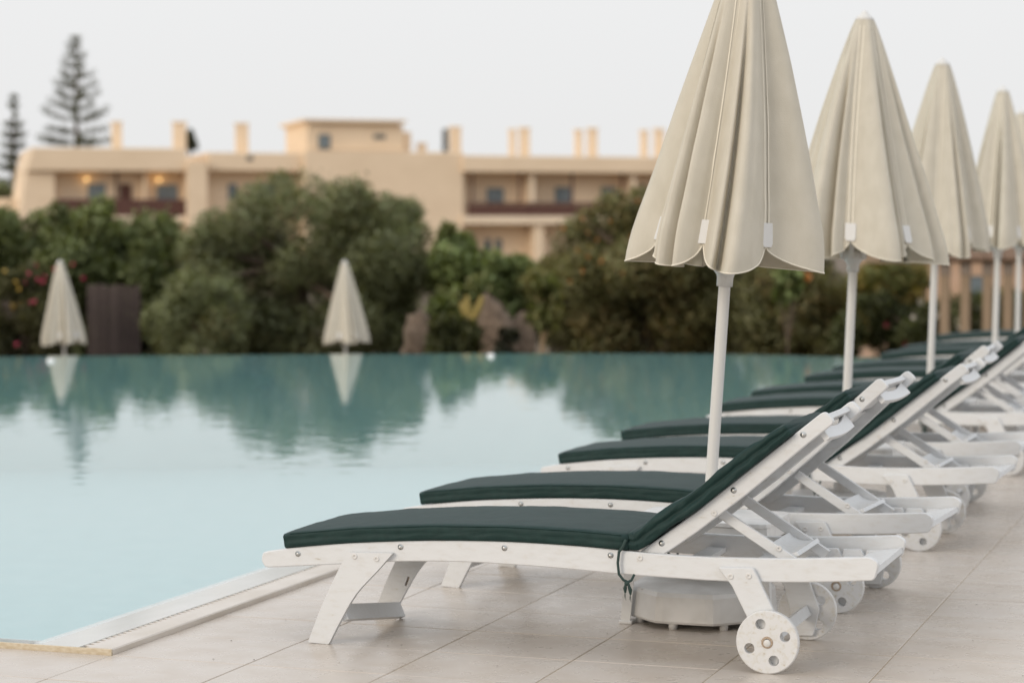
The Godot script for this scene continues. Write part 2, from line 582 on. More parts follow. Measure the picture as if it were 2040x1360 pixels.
func build_hotel() -> void:
	hotel_xf = Transform3D(Basis(Vector3.UP, yaw + deg_to_rad(16.0)), at_range(680, 500, 115.0))
	hotel_xf.origin.y = 0.0
	hotel = thing("hotel_building", "long beige rendered hotel with balconies, chimneys and a square roof tower", "building")
	hotel.transform = hotel_xf
	# left wing
	var p := PackedVector2Array()
	for q in [[64, 293], [372, 295], [372, 341], [52, 340]]:
		p.append(on_facade(q[0], q[1], hotel_xf, 0.0))
	var b := B.new()
	b.prism(p, -9.0, 0.0, 0.04)
	part("parapet", b.done(), M.render, hotel)
	p = PackedVector2Array()
	for q in [[52, 341], [108, 341], [108, 600], [18, 600]]:
		p.append(on_facade(q[0], q[1], hotel_xf, -0.3))
	b = B.new()
	b.prism(p, -9.0, -0.3, 0.02)
	part("wall", b.done(), M.render, hotel)
	p = PackedVector2Array()
	for q in [[-20, 395], [45, 395], [45, 600], [-40, 600]]:
		p.append(on_facade(q[0], q[1], hotel_xf, -4.0))
	b = B.new()
	b.prism(p, -9.0, -4.0, 0.02)
	part("side_wing", b.done(), M.render_pale, hotel)
	fbox("wall", M.render, 106, 335, 376, 520, -9.0, -1.3, null, 0.0, true)
	fbox("balcony_floor", M.render_pale, 108, 430, 376, 446, -1.3, -0.1)
	fbox("balcony_rail", M.red_wood, 112, 396, 374, 430, -0.35, -0.28)
	hotel_window(176, 367, 208, 398, -1.3)
	hotel_window(314, 369, 352, 400, -1.3)
	fbox("door", M.red_wood, 238, 366, 262, 430, -1.35, -1.2)
	fbox("partition", M.render, 286, 343, 292, 430, -1.3, -0.4)
	fbox("drain_pipe", M.red_wood, 230, 343, 234, 430, -1.3, -1.18)
	for k in 2:
		lamp_globe([172.0, 316.0][k], [357.0, 358.0][k])
	# pier and middle wing
	fbox("pier", M.render, 372, 322, 414, 520, -9.0, 0.25, null, 0.03, true)
	fbox("parapet", M.render, 414, 303, 606, 341, -9.0, -0.2)
	fbox("wall", M.render, 412, 336, 610, 520, -9.0, -1.2, null, 0.0, true)
	hotel_window(456, 368, 470, 398, -1.2)
	hotel_window(520, 366, 548, 396, -1.2)
	fbox("vent", M.frame, 491, 310, 503, 319, -0.22, -0.14)
	# block under the tower and the tower
	fbox("wall", M.render, 606, 300, 924, 520, -9.0, 0.2, null, 0.05, true)
	var tower := fbox("tower", M.render, 612, 247, 803, 301, -6.5, -0.35)
	b = B.new()
	var a := on_facade(604, 236, hotel_xf, 0.0)
	var c := on_facade(810, 249, hotel_xf, 0.0)
	b.xf = Transform3D(Basis.IDENTITY, Vector3((a.x + c.x) / 2, 0, -3.4))
	var hw := (c.x - a.x) / 2
	var rings := []
	for k in 6:
		var f := k / 4.0 if k < 5 else 1.0
		var e := -0.36 * (1.0 - pow(minf(1.0, f / 0.5), 1.4)) if k < 5 else -0.4
		var y := lerpf(c.y, a.y, f)
		rings.append([Vector3(-hw - e, y, 3.45 + e), Vector3(hw + e, y, 3.45 + e), Vector3(hw + e, y, -3.45 - e), Vector3(-hw - e, y, -3.45 - e)])
	for r in rings:
		r[0].x = -r[1].x
	for k in 5:
		for q in 4:
			var w := (q + 1) % 4
			b.quad(rings[k + 1][q], rings[k + 1][w], rings[k][w], rings[k][q])
	b.quad(rings[5][0], rings[5][1], rings[5][2], rings[5][3])
	part("cornice", b.done(), M.render_pale, tower)
	hotel_window(636, 269, 656, 295, -0.33)
	fbox("vent", M.frame, 744, 267, 768, 277, -0.4, -0.31)
	fbox("tower_annex", M.render, 803, 262, 819, 301, -5.5, -1.4)
	# right wing
	fbox("parapet", M.render, 922, 309, 1440, 346, -9.0, 0.4)
	fbox("wall", M.render, 922, 340, 1440, 520, -9.0, -1.1, null, 0.0, true)
	fbox("balcony_floor", M.render_pale, 922, 430, 1440, 447, -1.1, 0.4)
	var rail := fbox("balcony_rail", M.red_wood, 932, 402, 1430, 407, 0.05, 0.16)
	for k in 32:
		fbox("rail_board", M.red_wood, 932 + k * 15.6, 407, 947 + k * 15.6, 430, 0.07, 0.12, rail, 0.01)
	for x in [942, 1036, 1140, 1240, 1330]:
		fbox("post", M.red_wood, x - 2.0, 345, x + 2.0, 406, 0.0, 0.14)
	fbox("partition", M.render_pale, 1056, 345, 1066, 430, -1.1, 0.0)
	fbox("partition", M.render_pale, 1258, 345, 1268, 430, -1.1, 0.0)
	hotel_window(972, 376, 1002, 404, -1.1)
	hotel_window(1108, 374, 1136, 404, -1.1)
	hotel_window(1200, 374, 1228, 404, -1.1)
	hotel_window(968, 478, 977, 504, -1.1)
	hotel_window(989, 478, 998, 504, -1.1)
	fbox("pier", M.render, 1064, 447, 1084, 520, -1.1, 0.2, null, 0.02, true)
	# chimneys
	for d in [[222, 243, 241, 300], [344, 371, 241, 300], [469, 495, 244, 306], [897, 919, 251, 306], [1016, 1028, 256, 312], [1037, 1056, 253, 312], [1147, 1161, 257, 312], [1173, 1191, 254, 312], [1278, 1292, 258, 312], [1306, 1324, 255, 312], [833, 850, 284, 306]]:
		var ch := fbox("chimney", M.render, d[0], d[2] + 4, d[1], d[3], -2.5, -2.2)
		fbox("chimney_cap", M.render_pale, d[0] - 1.6, d[2], d[1] + 1.6, d[2] + 4, -2.54, -2.16, ch)
	fbox("flue", M.frame, 884, 256, 893, 304, -2.9, -2.5)

func lamp_globe(x: float, y: float) -> void:
	var p := on_facade(x, y, hotel_xf, -1.05)
	var b := B.new()
	b.box(Vector3(0, 0, -0.2), Vector3(0.05, 0.05, 0.2), 0.005)
	b.lathe(PackedVector2Array([Vector2(0, 0.14), Vector2(0.05, 0.12), Vector2(0.05, 0.10)]), 10)
	var br := part("lamp_bracket", b.done(), M.frame, hotel)
	br.position = Vector3(p.x, p.y, -1.05)
	b = B.new()
	b.lathe(PackedVector2Array([Vector2(0.001, 0.1), Vector2(0.07, 0.07), Vector2(0.1, 0.0), Vector2(0.07, -0.07), Vector2(0.001, -0.1)]), 14)
	part("lamp_globe", b.done(), M.globe, br)
	var l := OmniLight3D.new()
	l.name = "lamp_light"
	l.light_energy = 0.04
	l.light_color = Color(1.0, 0.8, 0.5)
	l.light_size = 0.1
	l.omni_range = 12.0
	l.omni_attenuation = 2.0
	l.shadow_enabled = true
	br.add_child(l)

# ------------------------------------------------------------------ plants
# leaves spread through the lobes of a crown: [centre, radius] each; colours are leaf colours that vary leaf by leaf
func leaves(lobes: Array, count: int, length: float, width: float, tones: Array, seed_: int, droop := 0.0, squash := 1.0) -> ArrayMesh:
	var r := RandomNumberGenerator.new()
	r.seed = seed_
	var v := PackedVector3Array()
	var n := PackedVector3Array()
	var c := PackedColorArray()
	var total := 0.0
	for l in lobes:
		total += l[1] * l[1]
	for l in lobes:
		var k := int(count * l[1] * l[1] / total)
		var lobe_tone: float = r.randf()
		for i in k:
			var d := Vector3(r.randfn(), r.randfn(), r.randfn()).normalized()
			var far: float = pow(r.randf(), 0.33)
			if r.randf() < 0.2:
				far *= r.randf_range(1.0, 1.38)
			var p: Vector3 = l[0] + Vector3(d.x, d.y * squash, d.z) * l[1] * far
			var along := (d * 0.7 + Vector3(r.randfn(), r.randfn() - droop, r.randfn()) * 0.8).normalized()
			var side := along.cross(Vector3(r.randfn(), r.randfn(), r.randfn()).normalized())
			if side.length() < 0.05:
				continue
			side = side.normalized()
			var s := r.randf_range(0.7, 1.3)
			var nn := along.cross(side).normalized()
			if nn.dot(d) < 0.0:
				nn = -nn
			var L := along * length * s
			var W := side * width * s * 0.5
			var a := p
			var m := p + L * 0.45 + nn * length * 0.08
			var e := p + L
			var col: Color = tones[clampi(int((lobe_tone * 0.65 + r.randf() * 0.35) * tones.size()), 0, tones.size() - 1)]
			var j := r.randf_range(0.88, 1.12)
			col = Color(col.r * j, col.g * j, col.b * j)
			for q in [a, m + W, e, a, e, m - W]:
				v.append(q)
			var soft := (nn * 0.45 + d).normalized()
			var n1 := (soft + side * 0.15).normalized()
			var n2 := (soft - side * 0.15).normalized()
			n.append(n1); n.append(n1); n.append(n1); n.append(n2); n.append(n2); n.append(n2)
			for q in 6:
				c.append(col)
	var arr := []
	arr.resize(Mesh.ARRAY_MAX)
	arr[Mesh.ARRAY_VERTEX] = v
	arr[Mesh.ARRAY_NORMAL] = n
	arr[Mesh.ARRAY_COLOR] = c
	var mesh := ArrayMesh.new()
	mesh.add_surface_from_arrays(Mesh.PRIMITIVE_TRIANGLES, arr)
	return mesh

# a crown outline given in photo pixels at a range; filled with lobes inside it
func outline_lobes(outline: Array, metres: float, thick: float, count: int, rad: float, seed_: int) -> Array:
	var r := RandomNumberGenerator.new()
	r.seed = seed_
	var poly := PackedVector2Array()
	var lo := Vector2(1e9, 1e9)
	var hi := -lo
	for q in outline:
		var p := Vector2(q[0], q[1])
		poly.append(p)
		lo = lo.min(p)
		hi = hi.max(p)
	var px := FOCAL / metres
	var out := []
	var tries := 0
	while out.size() < count and tries < 20000:
		tries += 1
		var p := Vector2(r.randf_range(lo.x, hi.x), r.randf_range(lo.y, hi.y))
		if not Geometry2D.is_point_in_polygon(p, poly):
			continue
		# distance to the outline keeps lobes inside and makes rim lobes small
		var near := 1e9
		for i in poly.size():
			var q := Geometry2D.get_closest_point_to_segment(p, poly[i], poly[(i + 1) % poly.size()])
			near = minf(near, q.distance_to(p))
		var size := minf(rad * r.randf_range(0.6, 1.2), near / px * 0.95)
		if size < rad * 0.2:
			continue
		var room := thick * sqrt(minf(1.0, near / px / (thick + 0.01) * 1.4))
		out.append([at_range(p.x, p.y, metres + r.randf_range(-room, room)), size])
	return out

func limbs(base: Vector3, top: Vector3, rad: float, lobes: Array, seed_: int) -> ArrayMesh:
	var r := RandomNumberGenerator.new()
	r.seed = seed_
	var b := B.new()
	var fork := base.lerp(top, 0.55)
	b.tube(PackedVector3Array([base - Vector3(0, 0.1, 0), base.lerp(fork, 0.3) + Vector3(r.randf_range(-0.05, 0.05), 0, 0.03), base.lerp(fork, 0.7), fork]), PackedFloat32Array([rad * 1.3, rad, rad * 0.9, rad * 0.75]), 9)
	for i in mini(9, lobes.size()):
		var l: Array = lobes[(i * 7) % lobes.size()]
		var e: Vector3 = l[0]
		b.tube(PackedVector3Array([fork - Vector3(0, 0.05, 0), fork.lerp(e, 0.5) + Vector3(r.randf_range(-0.1, 0.1), 0.08, r.randf_range(-0.1, 0.1)), e]), PackedFloat32Array([rad * 0.55, rad * 0.35, rad * 0.12]), 6)
	return b.done()

func plant(called: String, label: String, category: String, group: String, outline: Array, metres: float, thick: float, nlobes: int, rad: float, nleaves: int, length: float, width: float, tones: Array, seed_: int, trunk := 0.1, bark: Material = null, droop := 0.0) -> Node3D:
	var lo := Vector2(1e9, 1e9)
	var hi := -lo
	for q in outline:
		lo = lo.min(Vector2(q[0], q[1]))
		hi = hi.max(Vector2(q[0], q[1]))
	var foot := at_range((lo.x + hi.x) / 2, hi.y, metres)
	foot.y = LOW
	var o := thing(called, label, category, group, foot)
	var lobes := outline_lobes(outline, metres, thick, nlobes, rad, seed_)
	for l in lobes:
		l[0] -= foot
	var top := at_range((lo.x + hi.x) / 2, lo.y, metres) - foot
	part("trunk", limbs(Vector3.ZERO, top, trunk, lobes, seed_), bark if bark else M.bark, o)
	var cr := part("crown", leaves(lobes, nleaves, length, width, tones, seed_, droop), M.leaf, o)
	cr.set_meta("kind", "stuff")
	return o

func blossoms(o: Node3D, spots: Array, metres: float, m: Material, size: float, called := "flower") -> void:
	for q in spots:
		var c := at_range(q[0], q[1], metres) - o.position
		var b := B.new()
		for k in 6:
			var d := Vector3(rng.randfn(), rng.randfn(), rng.randfn()).normalized()
			var s := d.cross(Vector3.UP).normalized() * size * 0.5
			var e := c + d * size * 0.6
			b.tri(e - s, e + d.cross(s).normalized() * size * 0.7, e + s)
			b.tri(e - s * 0.7, e + s * 0.7, e - d.cross(s).normalized() * size * 0.7)
		part(called, b.done(), m, o)

func araucaria(label: String, x: float, top_y: float, foot_y: float, metres: float, spread_px: float, tiers: int, seed_: int, bare: float) -> void:
	var r := RandomNumberGenerator.new()
	r.seed = seed_
	var foot := at_range(x, foot_y, metres)
	var top := at_range(x, top_y, metres)
	foot.y = LOW
	var o := thing("norfolk_pine", label, "tree", "tiered conifers behind the hotel", foot)
	var hgt := top.y - LOW
	var shown := top.y - at_range(x, foot_y, metres).y
	var b := B.new()
	b.tube(PackedVector3Array([Vector3.ZERO, Vector3(0, hgt * 0.5, 0), Vector3(0, hgt, 0)]), PackedFloat32Array([0.3, 0.2, 0.03]), 8)
	part("trunk", b.done(), M.bark, o)
	var lobes := []
	var spread := spread_px * metres / FOCAL / 2.0
	b = B.new()
	for t in tiers:
		var f := pow((t + 0.4) / tiers, 1.12)
		var y := hgt - f * shown
		if r.randf() < bare and t > 2:
			continue
		var reach := spread * (0.10 + 0.95 * pow(f, 0.85)) * r.randf_range(0.85, 1.1)
		var arms := 5
		var turn := r.randf() * TAU
		for k in arms:
			if r.randf() < 0.12:
				continue
			var a := turn + TAU * k / arms
			var d := Vector3(cos(a), 0, sin(a))
			var rise: float = reach * (0.32 if f < 0.8 else 0.12)
			b.tube(PackedVector3Array([Vector3(0, y, 0), d * reach * 0.55 + Vector3(0, y + rise * 0.35, 0), d * reach + Vector3(0, y + rise, 0)]), PackedFloat32Array([0.05, 0.035, 0.015]), 5)
			for s in 7:
				var u := 0.25 + 0.75 * s / 6.0
				lobes.append([d * reach * u + Vector3(0, y + rise * u * u + 0.04, 0), 0.06 + 0.065 * reach * (0.6 + 0.5 * u)])
	part("branches", b.done(), M.bark, o).set_meta("kind", "stuff")
	var cr := part("crown", leaves(lobes, 8000, 0.20, 0.05, [Color(0.18, 0.19, 0.13), Color(0.22, 0.23, 0.16), Color(0.26, 0.27, 0.19)], seed_), M.leaf, o)
	cr.set_meta("kind", "stuff")

func boulder(label: String, x0: float, y0: float, x1: float, y1: float, metres: float, seed_: int) -> void:
	var n := FastNoiseLite.new()
	n.seed = seed_
	n.frequency = 0.9
	var c := at_range((x0 + x1) / 2, y1, metres)
	var top := at_range((x0 + x1) / 2, y0, metres).y
	var hw := (x1 - x0) * metres / FOCAL / 2.0
	var o := thing("boulder", label, "rock", "rocks beyond the pool", Vector3(c.x, LOW, c.z))
	var b := B.new()
	var rows := []
	var hh := top - LOW
	for i in 13:
		var row := PackedVector3Array()
		var v := PI * i / 12.0
		for k in 20:
			var a := TAU * k / 20
			var d := Vector3(sin(v) * cos(a), cos(v), sin(v) * sin(a))
			var q := Vector3(signf(d.x) * pow(absf(d.x), 0.8), signf(d.y) * pow(absf(d.y), 0.8), signf(d.z) * pow(absf(d.z), 0.8))
			var s := 0.98 + 0.34 * n.get_noise_3dv(d * 1.6) + 0.22 * n.get_noise_3dv(d * 4.0)
			row.append(Vector3(q.x * hw * s, hh * (0.5 + 0.52 * q.y * s), q.z * hw * 0.8 * s))
		rows.append(row)
	b.sheet(rows, true)
	part("stone", b.done(), M.rock, o)

func build_garden() -> void:
	var olive := [Color(0.225, 0.234, 0.125), Color(0.277, 0.297, 0.166), Color(0.330, 0.361, 0.205), Color(0.370, 0.411, 0.245), Color(0.277, 0.255, 0.132)]
	var broad := [Color(0.183, 0.218, 0.095), Color(0.232, 0.274, 0.119), Color(0.281, 0.329, 0.149), Color(0.337, 0.379, 0.176)]
	var bright := [Color(0.234, 0.296, 0.117), Color(0.289, 0.357, 0.138), Color(0.344, 0.426, 0.179), Color(0.330, 0.344, 0.151)]
	var citrus := [Color(0.230, 0.223, 0.113), Color(0.283, 0.276, 0.134), Color(0.337, 0.330, 0.166), Color(0.368, 0.291, 0.134), Color(0.261, 0.254, 0.120)]
	var golden := [Color(0.38, 0.29, 0.09), Color(0.46, 0.34, 0.10), Color(0.28, 0.28, 0.11), Color(0.24, 0.27, 0.11), Color(0.34, 0.27, 0.09)]
	# conifers behind the hotel
	araucaria("tall tiered conifer rising behind the left end of the hotel roof", 152, 75, 300, 150.0, 150, 11, 4, 0.0)
	araucaria("slim sparse tiered conifer beside the outer corner of the hotel", 28, 190, 400, 150.0, 80, 10, 9, 0.12)
	araucaria("conifer tip showing just behind the second hotel chimney", 378, 262, 300, 165.0, 30, 6, 12, 0.1)
	plant("roadside_tree", "small dark round tree beyond the outer corner of the hotel", "tree", "", [[-30, 370], [0, 362], [20, 368], [34, 390], [30, 430], [-30, 440]], 120.0, 1.2, 12, 0.7, 2500, 0.25, 0.14, olive, 77)
	# hedge and trees beyond the pool
	var gt := "trees and bushes beyond the pool"
	plant("hedge_tree", "dense broad-leaved green tree behind the far left garden umbrella", "tree", gt, [[-160, 420], [-60, 405], [30, 420], [90, 398], [150, 408], [215, 430], [240, 760], [-170, 760]], 38.0, 0.9, 48, 0.46, 38000, 0.105, 0.062, broad, 21, 0.12)
	plant("hedge_tree", "dense broad-leaved green tree between the reed screen and the big olive", "tree", gt, [[50, 430], [150, 395], [190, 388], [240, 398], [300, 402], [340, 425], [375, 470], [380, 760], [60, 760]], 38.5, 0.9, 48, 0.46, 38000, 0.105, 0.062, broad, 22, 0.12)
	plant("olive_tree", "large dark grey-green olive tree behind the middle garden umbrella", "tree", gt, [[325, 480], [400, 425], [450, 395], [480, 372], [530, 345], [580, 338], [640, 336], [690, 352], [740, 352], [790, 392], [835, 400], [862, 450], [868, 540], [850, 640], [820, 760], [340, 760], [320, 600]], 37.0, 1.7, 150, 0.44, 92000, 0.085, 0.034, olive, 23, 0.2)
	plant("hedge_tree", "dense green hedge tree filling the gap behind the leafy shrub and rocks", "tree", gt, [[840, 520], [870, 490], [930, 505], [990, 520], [1060, 505], [1110, 520], [1120, 760], [840, 760]], 40.0, 0.8, 40, 0.4, 24000, 0.10, 0.06, bright, 44, 0.1)
	plant("olive_shrub", "low olive shrub with thin drooping twigs at the foot of the big olive", "bush", gt, [[280, 560], [320, 520], [400, 530], [470, 560], [500, 640], [480, 764], [280, 764]], 33.5, 0.6, 24, 0.32, 13000, 0.075, 0.032, olive, 24, 0.05)
	plant("leafy_shrub", "bright green big-leaved shrub between the olive and the citrus trees", "bush", gt, [[862, 500], [880, 450], [900, 432], [935, 455], [950, 500], [985, 498], [1010, 520], [1045, 500], [1062, 540], [1066, 650], [1000, 660], [920, 720], [866, 720], [852, 580]], 36.0, 0.7, 44, 0.30, 26000, 0.10, 0.066, bright, 25, 0.06)
	plant("citrus_tree", "broad dark citrus tree with orange fruit right of the rocks", "tree", gt, [[1065, 600], [1060, 500], [1105, 455], [1150, 420], [1200, 385], [1260, 372], [1310, 370], [1380, 372], [1450, 400], [1500, 440], [1520, 520], [1520, 772], [1110, 772]], 36.0, 1.6, 120, 0.46, 72000, 0.085, 0.042, citrus, 26, 0.2)
	var ct := plant("citrus_tree", "shaded citrus tree behind the second terrace umbrella pole", "tree", gt, [[1470, 560], [1500, 500], [1580, 480], [1650, 500], [1690, 560], [1700, 775], [1460, 775]], 34.0, 1.0, 40, 0.45, 32000, 0.08, 0.042, citrus, 27, 0.1)
	blossoms(ct, [[1604, 546], [1612, 552]], 32.8, M.orange, 0.07, "fruit")
	plant("sapling", "small light green sapling in front of the shaded citrus tree", "plant", "", [[1545, 545], [1565, 532], [1590, 540], [1595, 570], [1575, 610], [1550, 600]], 31.0, 0.12, 9, 0.13, 700, 0.11, 0.08, bright, 28, 0.018)
	plant("golden_shrub", "golden yellow feathery shrub left of the wooden posts", "bush", gt, [[1690, 560], [1730, 525], [1790, 515], [1840, 530], [1860, 570], [1850, 680], [1690, 680]], 33.3, 0.5, 34, 0.3, 9000, 0.16, 0.035, golden, 29, 0.05)
	var fb := plant("flowering_bush", "green bush with pale flowers behind the third terrace umbrella pole", "bush", gt, [[1660, 640], [1700, 590], [1770, 580], [1830, 575], [1880, 560], [1960, 570], [2060, 560], [2100, 780], [1650, 780]], 32.5, 0.6, 46, 0.32, 24000, 0.08, 0.045, [Color(0.10, 0.11, 0.05), Color(0.14, 0.155, 0.065), Color(0.18, 0.20, 0.09), Color(0.21, 0.23, 0.115)], 30, 0.05)
	blossoms(fb, [[1868, 628], [1880, 640], [1910, 636], [1912, 650], [1945, 610], [1946, 642], [1820, 632], [1835, 600]], 31.8, M.white_flower, 0.06)
	blossoms(fb, [[1768, 646], [1803, 684]], 31.9, M.pink, 0.05)
	# oranges on the citrus tree
	var big: Node3D = get_node("citrus_tree")
	blossoms(big, [[1123, 455], [1160, 436], [1172, 462], [1190, 478], [1148, 497], [1172, 512], [1198, 520], [1240, 545], [1258, 470], [1290, 500], [1215, 440], [1135, 560], [1270, 400], [1160, 540]], 34.2, M.orange, 0.036, "fruit")
	# oleander with pink and yellow flowers
	var ol := plant("oleander", "oleander with pink and yellow flowers left of the reed screen", "bush", gt, [[-60, 560], [-20, 530], [30, 540], [70, 520], [110, 530], [150, 560], [160, 640], [150, 765], [-60, 765]], 34.0, 0.5, 30, 0.3, 14000, 0.10, 0.032, [Color(0.12, 0.12, 0.06), Color(0.17, 0.17, 0.08), Color(0.22, 0.21, 0.10)], 31, 0.05)
	blossoms(ol, [[72, 527], [108, 537], [144, 526], [56, 545], [75, 556], [88, 552], [84, 560], [48, 562], [60, 603], [68, 600], [165, 554], [30, 685], [34, 686]], 33.4, M.pink, 0.04)
	blossoms(ol, [[8, 540], [30, 562], [36, 575], [26, 612], [24, 608], [38, 604]], 33.4, M.yellow, 0.04)
	# thin young tree with a pale stem
	var yt := plant("young_tree", "thin young tree with a pale stem between the rocks and the reed fence", "tree", gt, [[1042, 560], [1060, 535], [1085, 520], [1110, 545], [1120, 600], [1118, 650], [1090, 665], [1050, 640]], 30.6, 0.2, 22, 0.15, 2000, 0.10, 0.05, [Color(0.22, 0.24, 0.09), Color(0.28, 0.30, 0.12), Color(0.32, 0.29, 0.12)], 33, 0.04, M.pale_bark)
	yt.set_meta("label", "thin young tree with a pale stem between the rocks and the reed fence")
	# rocks, cactus, succulents
	boulder("low reddish rock left of the yellow cactus", 796, 634, 880, 708, 32.0, 3)
	boulder("large brown rock behind the yellow cactus", 940, 614, 1030, 708, 33.5, 5)
	boulder("brown flat-topped rock beside the thin young tree", 1005, 634, 1070, 708, 33.8, 8)
	plant("round_shrub", "dark green rounded shrub under the yellow cactus", "bush", gt, [[850, 650], [880, 632], [930, 635], [955, 650], [960, 764], [850, 764]], 31.0, 0.4, 20, 0.22, 4500, 0.1, 0.05, [Color(0.075, 0.085, 0.033), Color(0.10, 0.11, 0.043), Color(0.13, 0.135, 0.06)], 41, 0.04)
	plant("round_shrub", "grey-green rounded shrub at the foot of the large brown rock", "bush", gt, [[975, 668], [990, 655], [1020, 652], [1034, 668], [1036, 764], [975, 764]], 31.0, 0.25, 12, 0.16, 2200, 0.07, 0.05, [Color(0.05, 0.055, 0.035), Color(0.07, 0.075, 0.05)], 42, 0.03)
	var cp := at_range(936, 660, 31.8)
	var ca := thing("cactus", "yellow branching cactus above the dark rounded shrub", "cactus", "", Vector3(cp.x, LOW, cp.z))
	for arm in [[[936, 700], [936, 640], [932, 610], [930, 588]], [[938, 640], [948, 625], [956, 606], [961, 590]], [[934, 632], [926, 622], [922, 606], [923, 600]]]:
		var b := B.new()
		var path := PackedVector3Array()
		for q in arm:
			path.append(at_range(q[0], q[1], 31.8) - ca.position)
		b.tube(path, PackedFloat32Array([0.05, 0.055, 0.05, 0.03]), 8)
		part("arm", b.done(), M.cactus, ca)
	var stem_of := PackedVector3Array([Vector3(0, 0, 0), at_range(936, 690, 31.8) - ca.position])
	var sb := B.new()
	sb.tube(stem_of, PackedFloat32Array([0.06, 0.055]), 8)
	part("stem", sb.done(), M.cactus, ca)
	for k in 3:
		var q: Array = [[1092, 700, "spiky agave at the foot of the thin young tree"], [1118, 706, "spiky agave in front of the reed fence"], [1045, 706, "spiky agave between the rocks and the thin young tree"]][k]
		var base := at_range(q[0], q[1], 30.5)
		base.y = LOW
		var ag := thing("agave", q[2], "plant", "agaves beyond the pool", base)
		var lift := at_range(q[0], q[1], 30.5).y - LOW
		var st := B.new()
		st.tube(PackedVector3Array([Vector3.ZERO, Vector3(0, lift - 0.25, 0)]), PackedFloat32Array([0.06, 0.07]), 8)
		part("stem", st.done(), M.pale_bark, ag)
		for i in 11:
			var a := TAU * i / 11.0 + k
			var d := Vector3(cos(a), 0, sin(a))
			var l := 0.26 + 0.1 * rng.randf()
			var up := 0.3 + 0.7 * rng.randf()
			var o := Vector3(0, lift - 0.28, 0)
			var s := d.cross(Vector3.UP) * 0.028
			var b := B.new()
			var mid := o + d * l * 0.5 + Vector3(0, l * up * 0.7, 0)
			var tip := o + d * l + Vector3(0, l * up, 0)
			b.quad(o - s, o + s, mid + s, mid - s)
			b.tri(mid - s, mid + s, tip)
			b.quad(o + s - Vector3(0, 0.015, 0), o - s - Vector3(0, 0.015, 0), mid - s - Vector3(0, 0.012, 0), mid + s - Vector3(0, 0.012, 0))
			part("leaf", b.done(), M.agave, ag)
	# reed screens
	screen("tall brown reed screen beside the far left garden umbrella", 172, 282, 568, 35.5)
	screen("low dark reed fence left of the citrus tree trunk", 1095, 1200, 634, 38.5)
	screen("dark reed fence in the shade behind the oleander", -80, 90, 600, 35.8)
	# wooden posts of the pergola at the end of the terrace, with its roof edge and the pink house behind
	var pg := at_range(1945, 530, 30.4)
	var per := thing("pergola", "wooden pergola with square posts and a tiled roof beyond the terrace end", "pergola", "", Vector3(pg.x, LOW, pg.z))
	for x in [1884.0, 1925.0, 1969.0, 2010.0, 2052.0]:
		var t := at_range(x, 524, 30.4) - per.position
		var b := B.new()
		b.box(Vector3(t.x, t.y / 2 - 0.08, t.z), Vector3(0.122, t.y - 0.16, 0.122), 0.01)
		var po := part("post", b.done(), M.post, per)
		b = B.new()
		b.box(Vector3(t.x, t.y - 0.08, t.z), Vector3(0.135, 0.16, 0.135), 0.01)
		part("cap", b.done(), M.post_cap, po)
	var l0 := at_range(1862, 524, 30.4) - per.position
	var l1 := at_range(2120, 524, 30.4) - per.position
	var bm := B.new()
	bm.xf = Transform3D(Basis(Vector3.UP, yaw), Vector3.ZERO)
	bm.box(Vector3((l0.length() * -1 + l1.length()) / 2, l0.y + 0.05, 0), Vector3(l0.length() + 0.8, 0.1, 0.16), 0.01)
	part("beam", bm.done(), M.post, per)
	bm = B.new()
	bm.xf = Transform3D(Basis(Vector3.UP, yaw), Vector3.ZERO)
	for k in 12:
		bm.xf = Transform3D(Basis(Vector3.UP, yaw), Vector3.ZERO) * Transform3D(Basis(Vector3.RIGHT, 0.35), Vector3(-0.75 + k * 0.24, l0.y + 0.2, -0.2))
		var rt := B.new()
		rt.xf = bm.xf
		rt.box(Vector3(0, 0, -0.2), Vector3(0.225, 0.05, 1.3), 0.015)
		part("roof_tile", rt.done(), M.tile_roof, per)
	var hw := thing("garden_house", "low pink rendered house wall behind the wooden pergola", "building", "", at_range(1930, 560, 44.0))
	hw.position.y = LOW
	hw.rotation.y = yaw
	var hb := B.new()
	hb.box(Vector3(0.9, 1.2, -2.0), Vector3(5.2, 2.4, 4.0), 0.03)
	part("wall", hb.done(), M.pink_wall, hw)
	hb = B.new()
	hb.prism(PackedVector2Array([Vector2(-1.9, 2.38), Vector2(3.7, 2.38), Vector2(3.4, 2.62), Vector2(-1.6, 2.62)]), -4.2, 0.25, 0.02)
	part("roof", hb.done(), M.tile_roof, hw)
	hb = B.new()
	hb.box(Vector3(0.2, 1.5, 0.01), Vector3(0.5, 0.8, 0.05), 0.01)
	var wn := part("window", hb.done(), M.frame, hw)
	hb = B.new()
	hb.box(Vector3(0.2, 1.5, 0.035), Vector3(0.42, 0.72, 0.03), 0.004)
	part("pane", hb.done(), M.glass, wn)

